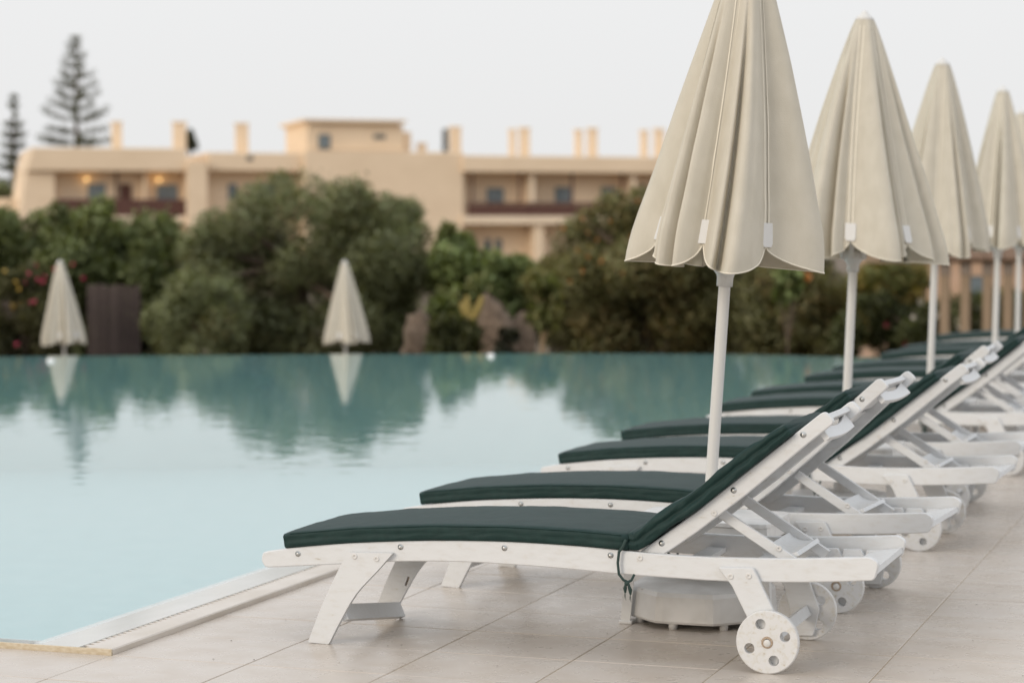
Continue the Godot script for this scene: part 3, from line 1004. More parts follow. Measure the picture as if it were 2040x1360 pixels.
func screen(label: String, x0: float, x1: float, y0: float, metres: float) -> void:
	var a := at_range(x0, y0, metres)
	var c := at_range(x1, y0, metres)
	var o := thing("reed_screen", label, "fence", "reed screens beyond the pool", Vector3(a.x, LOW, a.z))
	var d := Vector3(c.x - a.x, 0, c.z - a.z)
	var n := int(d.length() / 0.06)
	o.rotation.y = atan2(-d.z, d.x)
	var h := a.y - LOW
	for k in n:
		var b := B.new()
		b.box(Vector3(0.03 + k * 0.06, h / 2 + rng.randf_range(-0.02, 0.02), rng.randf_range(-0.006, 0.006)), Vector3(0.054, h, 0.02), 0.006)
		part("reed", b.done(), M.reed if rng.randf() < 0.6 else M.reed_pale, o)
	var b2 := B.new()
	b2.box(Vector3(d.length() / 2, h * 0.85, -0.03), Vector3(d.length(), 0.04, 0.03), 0.004)
	b2.box(Vector3(d.length() / 2, h * 0.3, -0.03), Vector3(d.length(), 0.04, 0.03), 0.004)
	part("batten", b2.done(), M.bark, o)

# ------------------------------------------------------------------ umbrellas
func umbrella(label: String, group: String, where: Vector3, lean: Vector2, turn: float, seed_: int, wide := 1.0, hang := 0.0) -> void:
	var r := RandomNumberGenerator.new()
	r.seed = seed_
	var n := FastNoiseLite.new()
	n.seed = seed_
	n.frequency = 2.4
	var o := thing("closed_umbrella", label, "umbrella", group, where)
	o.rotation = Vector3(lean.y, 0, -lean.x)
	var y_top := 2.335
	var y_notch := 1.315
	# pole
	var b := B.new()
	b.tube(PackedVector3Array([Vector3(0, 0.03, 0), Vector3(0, 1.2, 0), Vector3(0, 2.3, 0)]), PackedFloat32Array([0.0205, 0.0205, 0.018]), 18)
	part("pole", b.done(), M.pole, o)
	b = B.new()
	b.lathe(PackedVector2Array([Vector2(0.0, y_top + 0.040), Vector2(0.010, y_top + 0.037), Vector2(0.016, y_top + 0.026), Vector2(0.036, y_top + 0.009), Vector2(0.046, y_top - 0.004), Vector2(0.03, y_top - 0.02)]), 18)
	part("finial", b.done(), M.pole, o)
	# runner: neck, flared crown and fins
	b = B.new()
	b.lathe(PackedVector2Array([Vector2(0.0215, 1.165), Vector2(0.028, 1.165), Vector2(0.0285, 1.195), Vector2(0.031, 1.205), Vector2(0.047, 1.225), Vector2(0.05, 1.232), Vector2(0.05, 1.262), Vector2(0.04, 1.268), Vector2(0.0215, 1.268)]), 20)
	var run := part("runner", b.done(), M.pole, o)
	for k in 6:
		b = B.new()
		b.xf = Transform3D(Basis(Vector3.UP, -(turn + TAU * k / 6)), Vector3.ZERO)
		b.prism(PackedVector2Array([Vector2(0.044, 1.222), Vector2(0.060, 1.226), Vector2(0.078, 1.34), Vector2(0.060, 1.34), Vector2(0.046, 1.27)]), -0.011, 0.011, 0.002)
		part("fin", b.done(), M.pole, run)
	# canopy of six panels that fold outwards between the ribs
	var across := 34
	var down := 30
	var canopy: MeshInstance3D
	b = B.new()
	var hems := []
	var ribs := []
	var rows := []
	for i in down + 1:
		rows.append(PackedVector3Array())
	for k in 6:
		var amp := r.randf_range(0.095, 0.165)
		var crease := r.randf_range(0.9, 1.9)
		var mid := r.randf_range(0.3, 0.7)
		var swing := r.randf_range(-0.2, 0.2)
		var minor := r.randf_range(0.0, 0.55)
		var minor_at := mid + (0.22 if r.randf() < 0.5 else -0.22)
		var low := r.randf_range(0.06, 0.115)
		for s in across:
			var u := s / float(across)
			var bulge := pow(0.5 - 0.5 * cos(TAU * u), 0.8)
			var fold := exp(-pow((u - mid) / 0.05, 2.0)) + minor * exp(-pow((u - minor_at) / 0.035, 2.0))
			for i in down + 1:
				var t := i / float(down)
				var rr := 0.042 + 0.185 * wide * pow(t, 0.93)
				var full := amp * wide * pow(t, 0.86)
				var rad := rr + full * bulge - full * crease * fold * smoothstep(0.05, 0.5, t) * 0.75
				var ang := turn + TAU * (k + u) / 6.0 + swing * t * sin(PI * u)
				var drop := low * pow(maxf(0.0, sin(PI * u)), 0.75)
				var y := lerpf(y_top, y_notch - drop, t)
				rad += 0.007 * n.get_noise_3d(cos(ang) * 0.5, t * 0.9, sin(ang) * 0.5) * t
				rad += 0.012 * n.get_noise_2d(ang * 0.9 + k, 5.0) * t
				if t > 0.86:
					rad -= 0.02 * bulge * pow((t - 0.86) / 0.14, 2.0)
				rows[i].append(Vector3(cos(ang) * rad + hang * t * t, y, sin(ang) * rad))
		var rib := PackedVector3Array()
		for i in down + 1:
			rib.append(rows[i][k * across])
		ribs.append(rib)
	b.sheet(rows, true)
	canopy = part("canopy", b.done(), M.cloth, o)
	# hem piping
	b = B.new()
	var hem := PackedVector3Array(rows[down])
	hem.append(hem[0])
	var rad := PackedFloat32Array()
	for q in hem:
		rad.append(0.0028)
	b.tube(hem, rad, 6)
	part("hem", b.done(), M.hem, canopy)
	for k in 6:
		# two stitched lines along each rib, and a white pocket at its end
		var rib: PackedVector3Array = ribs[k]
		var ang := turn + TAU * k / 6.0
		var outw := Vector3(cos(ang), 0.12, sin(ang)).normalized()
		var side := Vector3(-sin(ang), 0, cos(ang))
		b = B.new()
		for e: float in [-0.0065, 0.0065]:
			for i in range(1, down - 2):
				var wv := side * 0.0034
				var p: Vector3 = rib[i] + outw * 0.0035 + side * e * 1.4
				var q: Vector3 = rib[i + 1] + outw * 0.0035 + side * e * 1.4
				b.quad(p - wv, p + wv, q + wv, q - wv)
		part("seam", b.done(), M.hem, canopy)
		b = B.new()
		var foot: Vector3 = rib[down]
		var dir := (rib[down - 4] - foot).normalized()
		b.xf = Transform3D(Basis(side, dir, side.cross(dir)), foot + outw * 0.006)
		b.prism(PackedVector2Array([Vector2(-0.018, -0.004), Vector2(0.018, -0.004), Vector2(0.025, 0.008), Vector2(0.025, 0.078), Vector2(-0.025, 0.078), Vector2(-0.025, 0.008)]), -0.003, 0.003, 0.0012)
		part("rib_pocket", b.done(), M.flap, canopy)
		b = B.new()
		var inn := Vector3(cos(ang), 0, sin(ang)) * -0.008
		b.tube(PackedVector3Array([rib[1] + inn, rib[down / 2] + inn, rib[down] + inn]), PackedFloat32Array([0.005, 0.005, 0.005]), 6)
		b.tube(PackedVector3Array([Vector3(cos(ang) * 0.06, 1.30, sin(ang) * 0.06), rib[int(down * 0.55)] + inn]), PackedFloat32Array([0.005, 0.005]), 6)
		part("rib", b.done(), M.pole, o)

func umbrella_base(label: String, where: Vector3) -> void:
	var o := thing("umbrella_base", label, "umbrella base", "plastic umbrella bases under the side tables", where)
	var b := B.new()
	var oct := PackedVector2Array()
	for k in 8:
		var a := TAU * (k + 0.5) / 8
		for e: float in [-0.10, 0.0, 0.10]:
			oct.append(Vector2(cos(a + e), sin(a + e)) * (0.272 if e == 0.0 else 0.266))
	b.xf = Transform3D(Basis(Vector3.RIGHT, -PI / 2), Vector3.ZERO)
	var levels := [[0.90, 0.020], [0.965, 0.022], [0.985, 0.03], [0.955, 0.112], [0.92, 0.126], [0.30, 0.140], [0.0, 0.140]]
	for i in levels.size() - 1:
		for k in oct.size():
			var j := (k + 1) % oct.size()
			var p0: Vector2 = oct[k] * levels[i][0]
			var p1: Vector2 = oct[j] * levels[i][0]
			var q0: Vector2 = oct[k] * levels[i + 1][0]
			var q1: Vector2 = oct[j] * levels[i + 1][0]
			b.quad(Vector3(q0.x, q0.y, levels[i + 1][1]), Vector3(q1.x, q1.y, levels[i + 1][1]), Vector3(p1.x, p1.y, levels[i][1]), Vector3(p0.x, p0.y, levels[i][1]))
	var body := part("body", b.done(), M.plastic, o)
	for k in 4:
		b = B.new()
		b.xf = Transform3D(Basis(Vector3.UP, TAU * k / 4 + PI / 4), Vector3.ZERO)
		b.xf = b.xf * Transform3D(Basis(Vector3.BACK, -0.068), Vector3(0, 0.1425, 0))
		b.box(Vector3(0.145, -0.002, 0), Vector3(0.2, 0.004, 0.005), 0.001)
		part("rib", b.done(), M.plastic, body)
	for k in 8:
		var a := TAU * k / 8
		b = B.new()
		b.lathe(PackedVector2Array([Vector2(0.0, 0.0), Vector2(0.014, 0.0), Vector2(0.017, 0.022)]), 10)
		var f := part("foot", b.done(), M.plastic, o)
		f.position = Vector3(cos(a + 0.2) * 0.225, 0, sin(a + 0.2) * 0.225)
	b = B.new()
	b.lathe(PackedVector2Array([Vector2(0.024, 0.215), Vector2(0.033, 0.215), Vector2(0.036, 0.21), Vector2(0.037, 0.138)]), 20)
	part("socket", b.done(), M.plastic, o)

func side_table(label: String, where: Vector3) -> void:
	var o := thing("side_table", label, "table", "low white tables round the umbrella poles", where)
	var hx := 0.25
	var hz := 0.19
	var b := B.new()
	# a top with a hole for the pole, made of four plates, and an apron
	b.xf = Transform3D(Basis(Vector3.RIGHT, -PI / 2), Vector3.ZERO)
	for s in [[-1.0, 1.0], [1.0, 1.0], [1.0, -1.0], [-1.0, -1.0]]:
		var p := PackedVector2Array()
		p.append(Vector2(s[0] * 0.0005, s[1] * 0.034))
		p.append(Vector2(s[0] * 0.0005, s[1] * hz))
		p.append(Vector2(s[0] * (hx - 0.03), s[1] * hz))
		p.append(Vector2(s[0] * (hx - 0.008), s[1] * (hz - 0.008)))
		p.append(Vector2(s[0] * hx, s[1] * (hz - 0.03)))
		p.append(Vector2(s[0] * hx, s[1] * 0.0005))
		p.append(Vector2(s[0] * 0.034, s[1] * 0.0005))
		p.append(Vector2(s[0] * 0.025, s[1] * 0.024))
		b.prism(p, 0.347, 0.363, 0.002)
	part("top", b.done(), M.table, o)
	for s: float in [-1.0, 1.0]:
		b = B.new()
		b.box(Vector3(0, 0.322, s * (hz - 0.012)), Vector3(2 * hx - 0.06, 0.05, 0.012), 0.003)
		part("apron", b.done(), M.table, o)
		b = B.new()
		b.box(Vector3(s * (hx - 0.012), 0.322, 0), Vector3(0.012, 0.05, 2 * hz - 0.06), 0.003)
		part("apron", b.done(), M.table, o)
		for q: float in [-1.0, 1.0]:
			b = B.new()
			var top := Vector3(s * (hx - 0.026), 0.347, q * (hz - 0.026))
			var foot := Vector3(s * (hx - 0.004), 0.0, q * (hz - 0.004))
			for e in [[0.04, 0.008, 0.0, 1.0], [0.008, 0.04, 1.0, 0.0]]:
				var rows := []
				for f: float in [0.0, 1.0]:
					var c := top.lerp(foot, f) + Vector3(s * 0.016 * e[2], 0, q * 0.016 * e[3])
					var x: float = e[0] / 2 * lerpf(1.0, 0.75, f)
					var z: float = e[1] / 2 * lerpf(1.0, 0.75, f)
					rows.append([c + Vector3(-x, 0, -z), c + Vector3(x, 0, -z), c + Vector3(x, 0, z), c + Vector3(-x, 0, z)])
				for k in 4:
					var j := (k + 1) % 4
					b.quad(rows[0][j], rows[0][k], rows[1][k], rows[1][j])
				b.quad(rows[1][0], rows[1][1], rows[1][2], rows[1][3])
			b.box(foot + Vector3(0, 0.006, 0), Vector3(0.046, 0.012, 0.046), 0.003)
			part("leg", b.done(), M.table, o)

var leg_outline: PackedVector2Array
var ordinals := ["first", "second", "third", "fourth", "fifth", "sixth", "seventh", "eighth", "ninth", "tenth", "eleventh"]
var lounger_z := [-7.05, -8.25, -9.89, -11.10, -12.98, -14.03, -15.6, -16.7, -18.62, -19.7, -21.85]
var lounger_x := [0.0, 0.012, 0.04, -0.01, 0.04, -0.01, 0.0, -0.012, 0.01, 0.015, -0.02]
var raised := [0.0, 0.055, -0.012, 0.02, 0.0, 0.03, -0.01, 0.02, 0.0, 0.025, 0.0]
var lounger_turn := [0.0, -0.055, -0.032, -0.012, 0.01, -0.02, 0.006, -0.015, 0.012, -0.008, 0.004]

func build_umbrellas() -> void:
	var zs := [-7.62, -10.46, -13.42, -16.15, -19.2]
	var xs := [-1.905, -1.945, -1.985, -1.93, -2.10]
	var lean := [Vector2(0.066, 0.0), Vector2(0.040, 0.0), Vector2(0.030, 0.0), Vector2(0.02, 0.0), Vector2(0.008, 0.0)]
	for k in 5:
		var at := Vector3(xs[k], 0, zs[k])
		umbrella("closed beige umbrella, %s in the terrace row counted from the pool corner" % ordinals[k], "closed umbrellas in the terrace row", at, lean[k], [0.524, 0.515, 0.377, 0.75, 0.5][k], 102 + k * 3, [0.98, 1.24, 0.9, 0.92, 0.92][k], [-0.03, 0.03, 0.0, 0.01, 0.0][k])
		umbrella_base("grey-white octagonal plastic base of the %s terrace umbrella from the pool corner" % ordinals[k], at)
		side_table("low white plastic table around the pole of the %s terrace umbrella" % ordinals[k], at + Vector3(0.02, 0, -0.03))
	# two more beyond the pool, on the lower garden level
	var z := EYE * FOCAL / 198.0
	for k in 2:
		var p := at_range([134.0, 689.5][k], 705, z)
		umbrella(["closed cream umbrella in the garden beyond the pool in front of the reed screen", "closed cream umbrella in the garden beyond the pool in front of the big olive"][k], "closed umbrellas in the garden", Vector3(p.x, LOW, p.z), [Vector2(-0.045, 0.0), Vector2(-0.008, 0.0)][k], [0.2, 0.5][k], 140 + k * 5, 0.98)
		garden_base(["round concrete foot of the garden umbrella by the reed screen", "round concrete foot of the garden umbrella by the big olive"][k], Vector3(p.x, LOW, p.z))

func garden_base(label: String, where: Vector3) -> void:
	var o := thing("umbrella_base", label, "umbrella base", "bases of the garden umbrellas", where)
	var b := B.new()
	b.lathe(PackedVector2Array([Vector2(0.0, 0.07), Vector2(0.2, 0.065), Vector2(0.25, 0.04), Vector2(0.26, 0.0)]), 24)
	part("body", b.done(), M.plastic, o)
	b = B.new()
	b.lathe(PackedVector2Array([Vector2(0.024, 0.2), Vector2(0.034, 0.2), Vector2(0.036, 0.065)]), 16)
	part("socket", b.done(), M.plastic, o)

# ------------------------------------------------------------------ loungers
var rail_top := [Vector2(-1.021, 0.290), Vector2(-0.925, 0.307), Vector2(-0.70, 0.334), Vector2(-0.425, 0.354), Vector2(-0.17, 0.362), Vector2(0.066, 0.359), Vector2(0.214, 0.352), Vector2(0.35, 0.346), Vector2(0.504, 0.344), Vector2(0.744, 0.351), Vector2(1.001, 0.367)]
func rail_y(x: float) -> float:
	for i in rail_top.size() - 1:
		var p: Vector2 = rail_top[i]
		var q: Vector2 = rail_top[i + 1]
		if x <= q.x:
			return lerpf(p.y, q.y, clampf((x - p.x) / (q.x - p.x), 0, 1))
	return 0.367

func rounded(poly: Array, r: float, steps := 4) -> PackedVector2Array:
	var out := PackedVector2Array()
	var n := poly.size()
	for i in n:
		var p: Vector2 = poly[i]
		var a: Vector2 = poly[(i + n - 1) % n]
		var c: Vector2 = poly[(i + 1) % n]
		var bend := absf((p - a).angle_to(c - p))
		if bend < 0.45:
			out.append(p)
			continue
		var rr := minf(r, minf(p.distance_to(a), p.distance_to(c)) * 0.45)
		var s := p + (a - p).normalized() * rr
		var e := p + (c - p).normalized() * rr
		for k in steps + 1:
			var t := k / float(steps)
			out.append(s.lerp(p, t).lerp(p.lerp(e, t), t))
	return out

func smooth_line(pts: Array, per := 4) -> Array:
	var out := []
	for i in pts.size() - 1:
		var p0: Vector2 = pts[maxi(i - 1, 0)]
		var p1: Vector2 = pts[i]
		var p2: Vector2 = pts[i + 1]
		var p3: Vector2 = pts[mini(i + 2, pts.size() - 1)]
		for k in per:
			out.append(p1.cubic_interpolate(p2, p0, p3, k / float(per)))
	out.append(pts[-1])
	return out

func wheel_mesh() -> ArrayMesh:
	var b := B.new()
	var R := 0.0975
	var hub := 0.016
	var hr := 0.0165
	var hd := 0.059
	var z0 := -0.0125
	var z1 := 0.0125
	var bev := 0.003
	for k in 4:
		var ah := TAU * k / 4 + 0.36
		var hc := Vector2(cos(ah), sin(ah)) * hd
		for side: float in [-1.0, 1.0]:
			var a0 := ah + side * PI / 4
			var p := PackedVector2Array()
			for s in 7:
				var a := lerpf(a0, ah, s / 6.0)
				p.append(Vector2(cos(a), sin(a)) * (R - bev))
			for s in 9:
				var a := PI * s / 8.0
				p.append(hc + Vector2(cos(ah + side * a), sin(ah + side * a)) * hr)
			for s in 5:
				var a := lerpf(ah, a0, s / 4.0)
				p.append(Vector2(cos(a), sin(a)) * hub)
			var ids := Geometry2D.triangulate_polygon(p)
			for t in range(0, ids.size(), 3):
				var u := p[ids[t]]
				var v := p[ids[t + 1]]
				var w := p[ids[t + 2]]
				if (v - u).cross(w - u) > 0.0:
					var x := v; v = w; w = x
				b.tri(Vector3(u.x, u.y, z1), Vector3(v.x, v.y, z1), Vector3(w.x, w.y, z1))
				b.tri(Vector3(u.x, u.y, z0), Vector3(w.x, w.y, z0), Vector3(v.x, v.y, z0))
		b.smooth(true)
		for s in 16:
			var a := TAU * s / 16
			var c := TAU * (s + 1) / 16
			var u := hc + Vector2(cos(a), sin(a)) * hr
			var v := hc + Vector2(cos(c), sin(c)) * hr
			b.quad(Vector3(u.x, u.y, z0), Vector3(v.x, v.y, z0), Vector3(v.x, v.y, z1), Vector3(u.x, u.y, z1))
		b.smooth(false)
	for s in 48:
		var a := TAU * s / 48
		var c := TAU * (s + 1) / 48
		var u := Vector2(cos(a), sin(a))
		var v := Vector2(cos(c), sin(c))
		var ra := R - bev
		for f in [[z1, ra, z1 - bev, R], [z1 - bev, R, z0 + bev, R], [z0 + bev, R, z0, ra]]:
			b.quad(Vector3(u.x * f[1], u.y * f[1], f[0]), Vector3(v.x * f[1], v.y * f[1], f[0]), Vector3(v.x * f[3], v.y * f[3], f[2]), Vector3(u.x * f[3], u.y * f[3], f[2]))
	return b.done()

func bolt_mesh(r: float, h: float) -> ArrayMesh:
	var b := B.new()
	b.xf = Transform3D(Basis(Vector3.RIGHT, PI / 2), Vector3.ZERO)
	b.lathe(PackedVector2Array([Vector2(0.0002, h), Vector2(r * 0.45, h * 0.9), Vector2(r * 0.66, h * 0.5), Vector2(r * 0.7, h * 0.3), Vector2(r, h * 0.28), Vector2(r, -0.001)]), 12)
	return b.done()

func build_loungers() -> void:
	var base_x := -2.17
	var o := thing("sun_lounger", "", "lounger", "white wooden loungers in a row beside the pool", Vector3(base_x, 0, lounger_z[0]))
	var rt := smooth_line(rail_top, 3)
	var rb := smooth_line([Vector2(1.012, 0.297), Vector2(0.80, 0.281), Vector2(0.558, 0.272), Vector2(0.40, 0.2735), Vector2(0.234, 0.277), Vector2(0.07, 0.284), Vector2(-0.091, 0.289), Vector2(-0.318, 0.291), Vector2(-0.549, 0.281), Vector2(-0.736, 0.264), Vector2(-1.012, 0.239)], 3)
	var outline := [] + rt
	outline.append(Vector2(1.026, 0.350))
	outline += rb
	outline.append(Vector2(-1.028, 0.262))
	var rail := rounded(outline, 0.012, 3)
	var mesh: ArrayMesh
	for s: float in [1.0, -1.0]:
		var b := B.new()
		b.prism(rail, s * 0.2585 - 0.0135, s * 0.2585 + 0.0135, 0.003)
		part("side_rail", b.done(), M.paint, o)
	# backrest rails, inside the side rails
	var back := [Vector2(0.235, 0.312), Vector2(0.300, 0.312), Vector2(0.36, 0.351), Vector2(0.451, 0.416), Vector2(0.61, 0.541), Vector2(0.80, 0.704), Vector2(0.884, 0.772), Vector2(0.850, 0.806), Vector2(0.748, 0.723), Vector2(0.60, 0.603), Vector2(0.451, 0.481), Vector2(0.271, 0.349)]
	var bp := rounded(back, 0.016, 4)
	for s: float in [1.0, -1.0]:
		var b := B.new()
		b.prism(bp, s * 0.2295 - 0.0135, s * 0.2295 + 0.0135, 0.003)
		part("backrest_rail", b.done(), M.paint, o)
	# seat slats
	var k := 0
	for i in 13:
		var x := -0.945 + i * 0.0945
		var y := rail_y(x) - 0.014
		var slope := (rail_y(x + 0.02) - rail_y(x - 0.02)) / 0.04
		var b := B.new()
		b.xf = Transform3D(Basis(Vector3.BACK, atan(slope)), Vector3(x, y, 0))
		b.box(Vector3.ZERO, Vector3(0.07, 0.018, 0.487), 0.004)
		part("seat_slat", b.done(), M.paint, o)
	# backrest slats
	var bd := (Vector2(0.850, 0.806) - Vector2(0.271, 0.349)).normalized()
	var bn := Vector2(-bd.y, bd.x)
	var tilt := atan2(bd.y, bd.x)
	for i in 8:
		var p := Vector2(0.271, 0.349) + bd * (0.05 + i * 0.088) - bn * 0.012
		if i == 7:
			p = Vector2(0.271, 0.349) + bd * 0.695 - bn * 0.016
		var b := B.new()
		b.xf = Transform3D(Basis(Vector3.BACK, tilt), Vector3(p.x, p.y, 0))
		b.box(Vector3.ZERO, Vector3(0.066 if i < 7 else 0.04, 0.018, 0.430), 0.004)
		part("backrest_slat", b.done(), M.paint, o)
	# end board of the backrest with a scooped hand grip
	var grip := []
	for i in 13:
		var z := lerpf(-0.214, 0.214, i / 12.0)
		grip.append(Vector2(z, 0.004 - 0.036 * pow(cos(z / 0.214 * PI / 2), 0.6)))
	grip.append(Vector2(0.214, -0.050))
	for i in 9:
		var z := lerpf(0.214, -0.214, i / 8.0)
		grip.append(Vector2(z, -0.062 - 0.008 * cos(z / 0.214 * PI / 2)))
	var gb := B.new()
	var gp := Vector2(0.271, 0.349) + bd * 0.685 - bn * 0.012
	gb.xf = Transform3D(Basis(Vector3(0, 0, 1), Vector3(bn.x, bn.y, 0), Vector3(-bd.x, -bd.y, 0)), Vector3(gp.x, gp.y, 0))
	gb.prism(PackedVector2Array(grip), -0.010, 0.010, 0.002)
	part("hand_grip", gb.done(), M.paint, o)
	# front legs, proud of the rails
	var leg := [] + smooth_line([Vector2(-0.549, 0.311), Vector2(-0.603, 0.251), Vector2(-0.679, 0.170), Vector2(-0.736, 0.076), Vector2(-0.776, 0.0)], 4)
	leg += smooth_line([Vector2(-0.850, 0.003), Vector2(-0.806, 0.112), Vector2(-0.749, 0.231), Vector2(-0.706, 0.307)], 4)
	var rear := [Vector2(0.531, 0.316), Vector2(0.642, 0.320), Vector2(0.703, 0.200), Vector2(0.738, 0.108), Vector2(0.718, 0.018), Vector2(0.658, 0.016), Vector2(0.640, 0.10), Vector2(0.622, 0.170), Vector2(0.575, 0.262)]
	leg_outline = rounded(leg, 0.005, 2)
	for s: float in [1.0, -1.0]:
		var b := B.new()
		b.prism(rounded(leg, 0.005, 2), s * 0.2825 - 0.010, s * 0.2825 + 0.010, 0.0025)
		part("front_leg", b.done(), M.paint, o)
		b = B.new()
		b.prism(rounded(rear, 0.006, 2), s * 0.2815 - 0.009, s * 0.2815 + 0.009, 0.0025)
		part("rear_leg", b.done(), M.paint, o)
	var sb := B.new()
	sb.xf = Transform3D(Basis(Vector3.BACK, -0.42), Vector3(-0.735, 0.106, 0))
	sb.box(Vector3.ZERO, Vector3(0.02, 0.056, 0.545), 0.003)
	part("stretcher", sb.done(), M.paint, o)
	sb = B.new()
	sb.xf = Transform3D(Basis(Vector3.BACK, 0.5), Vector3(0.690, 0.0975, 0))
	sb.box(Vector3.ZERO, Vector3(0.034, 0.034, 0.545), 0.003)
	part("axle", sb.done(), M.paint, o)
	# wheels
	mesh = wheel_mesh()
	var ringb := B.new()
	ringb.xf = Transform3D(Basis(Vector3.RIGHT, PI / 2), Vector3.ZERO)
	ringb.lathe(PackedVector2Array([Vector2(0.0115, 0.0005), Vector2(0.0155, 0.0005), Vector2(0.0185, 0.0008), Vector2(0.0185, -0.001)]), 18)
	var ring := ringb.done()
	var hubb := B.new()
	hubb.xf = Transform3D(Basis(Vector3.RIGHT, PI / 2), Vector3.ZERO)
	hubb.lathe(PackedVector2Array([Vector2(0.0003, 0.004), Vector2(0.010, 0.004), Vector2(0.0115, 0.002), Vector2(0.0115, -0.02)]), 16)
	var hubm := hubb.done()
	for s: float in [1.0, -1.0]:
		var w := part("wheel", mesh, M.wheel, o)
		w.position = Vector3(0.693, 0.0975, s * 0.3045)
		w.rotation.z = 0.0 if s > 0 else 1.9
		var rg := part("washer", ring, M.rust, w)
		rg.position = Vector3(0, 0, s * 0.013)
		var hb := part("hub", hubm, M.screw, w)
		hb.position = Vector3(0.0, -0.002, s * 0.013)
		if s < 0:
			rg.rotation.y = PI
			hb.rotation.y = PI
	# prop: two struts with a curved cross board
	for s: float in [1.0, -1.0]:
		var b := B.new()
		b.prism(PackedVector2Array([Vector2(0.498, 0.462), Vector2(0.518, 0.486), Vector2(0.792, 0.318), Vector2(0.772, 0.290)]), s * 0.175 - 0.009, s * 0.175 + 0.009, 0.002)
		part("prop_strut", b.done(), M.paint, o)
	var arc := []
	var ca := Vector2(0.715, 0.398)
	for i in 9:
		var a := lerpf(-2.62, -0.95, i / 8.0)
		arc.append(ca + Vector2(cos(a) * 0.078, sin(a) * 0.062))
	for i in 9:
		var a := lerpf(-0.95, -2.62, i / 8.0)
		arc.append(ca + Vector2(cos(a) * 0.064, sin(a) * 0.048))
	sb = B.new()
	sb.prism(PackedVector2Array(arc), -0.165, 0.165, 0.001)
	part("prop_board", sb.done(), M.paint, o)
	# rear slats and toothed cleats
	for q in [[0.40, 0.296], [0.60, 0.286], [0.745, 0.287], [0.865, 0.292]]:
		var b := B.new()
		b.box(Vector3(q[0], q[1], 0), Vector3(0.06, 0.016, 0.487), 0.003)
		part("rear_slat", b.done(), M.paint, o)
	sb = B.new()
	sb.xf = Transform3D(Basis(Vector3.BACK, 0.16), Vector3(0.965, 0.314, 0))
	sb.box(Vector3.ZERO, Vector3(0.10, 0.018, 0.487), 0.003)
	part("end_board", sb.done(), M.paint, o)
	for s: float in [1.0, -1.0]:
		var p := [Vector2(0.56, 0.296)]
		for i in 5:
			p.append(Vector2(0.60 + i * 0.075, 0.296))
			p.append(Vector2(0.605 + i * 0.075, 0.320))
			p.append(Vector2(0.66 + i * 0.075, 0.322))
		p.append(Vector2(0.93, 0.296))
		p.append(Vector2(0.93, 0.284))
		p.append(Vector2(0.56, 0.284))
		var b := B.new()
		b.prism(PackedVector2Array(p), s * 0.213 - 0.01, s * 0.213 + 0.01, 0.001)
		part("toothed_cleat", b.done(), M.paint, o)
	# bolts and screws
	var bolt := bolt_mesh(0.0095, 0.007)
	var sw := B.new()
	sw.xf = Transform3D(Basis(Vector3.RIGHT, PI / 2), Vector3.ZERO)
	sw.lathe(PackedVector2Array([Vector2(0.0002, -0.004), Vector2(0.0016, -0.003), Vector2(0.0028, 0.0022), Vector2(0.0075, 0.003), Vector2(0.0095, 0.0018), Vector2(0.0095, -0.001)]), 14)
	var screw := sw.done()
	for s: float in [1.0, -1.0]:
		for q in [[-0.893, 0.291, 0.272], [-0.529, 0.330, 0.272], [-0.172, 0.343, 0.272], [0.181, 0.336, 0.272], [0.339, 0.377, 0.243], [0.569, 0.552, 0.243], [0.786, 0.731, 0.243]]:
			var e := part("bolt", bolt, M.steel, o)
			e.position = Vector3(q[0], q[1], s * q[2])
			e.rotation.y = 0.0 if s > 0 else PI
		for q in [[-0.682, 0.295, 0.2925], [-0.605, 0.290, 0.2925], [0.277, 0.332, 0.272], [0.508, 0.478, 0.243], [0.572, 0.291, 0.2905], [0.629, 0.295, 0.2905], [0.70, 0.368, 0.184]]:
			var e := part("screw", screw, M.screw, o)
			e.position = Vector3(q[0], q[1], s * q[2])
			e.rotation.y = 0.0 if s > 0 else PI
	var c := make_cushion(Vector3(base_x, 0, lounger_z[0]))
	for i in lounger_z.size():
		var l := o
		var cu := c
		if i > 0:
			l = o.duplicate()
			l.name = numbered("sun_lounger")
			add_child(l)
			cu = c.duplicate()
			cu.name = numbered("lounger_cushion")
			add_child(cu)
			var at := Vector3(base_x + lounger_x[i], 0, lounger_z[i])
			l.position = at
			cu.position = at + Vector3(rng.randf_range(-0.015, 0.015) * 0.4, 0.0005, rng.randf_range(-0.006, 0.006))
			l.rotation.y = lounger_turn[i]
			cu.rotation.y = l.rotation.y
		if raised[i] != 0.0:
			raise_back(l, cu, raised[i])
		l.set_meta("label", "white wooden lounger with raised back, %s in the row counted from the pool corner" % ordinals[i])
		cu.set_meta("label", "dark green cushion on the %s lounger counted from the pool corner" % ordinals[i])
	loose_stretcher(o)

# the backrests are not all set at quite the same angle
func raise_back(l: Node3D, cu: Node3D, by: float) -> void:
	var pivot := Vector3(0.28, 0.335, 0)
	var turn := Transform3D(Basis.IDENTITY, pivot) * Transform3D(Basis(Vector3.BACK, by), Vector3.ZERO) * Transform3D(Basis.IDENTITY, -pivot)
	for c in l.get_children():
		var called := str(c.name)
		if called.begins_with("backrest_") or called.begins_with("hand_grip") or ((called.begins_with("bolt") or called.begins_with("screw")) and absf(absf(c.position.z) - 0.243) < 0.001):
			c.transform = turn * c.transform
	var pad_node: Node3D = cu.get_node("back_pad")
	pad_node.transform = turn * pad_node.transform

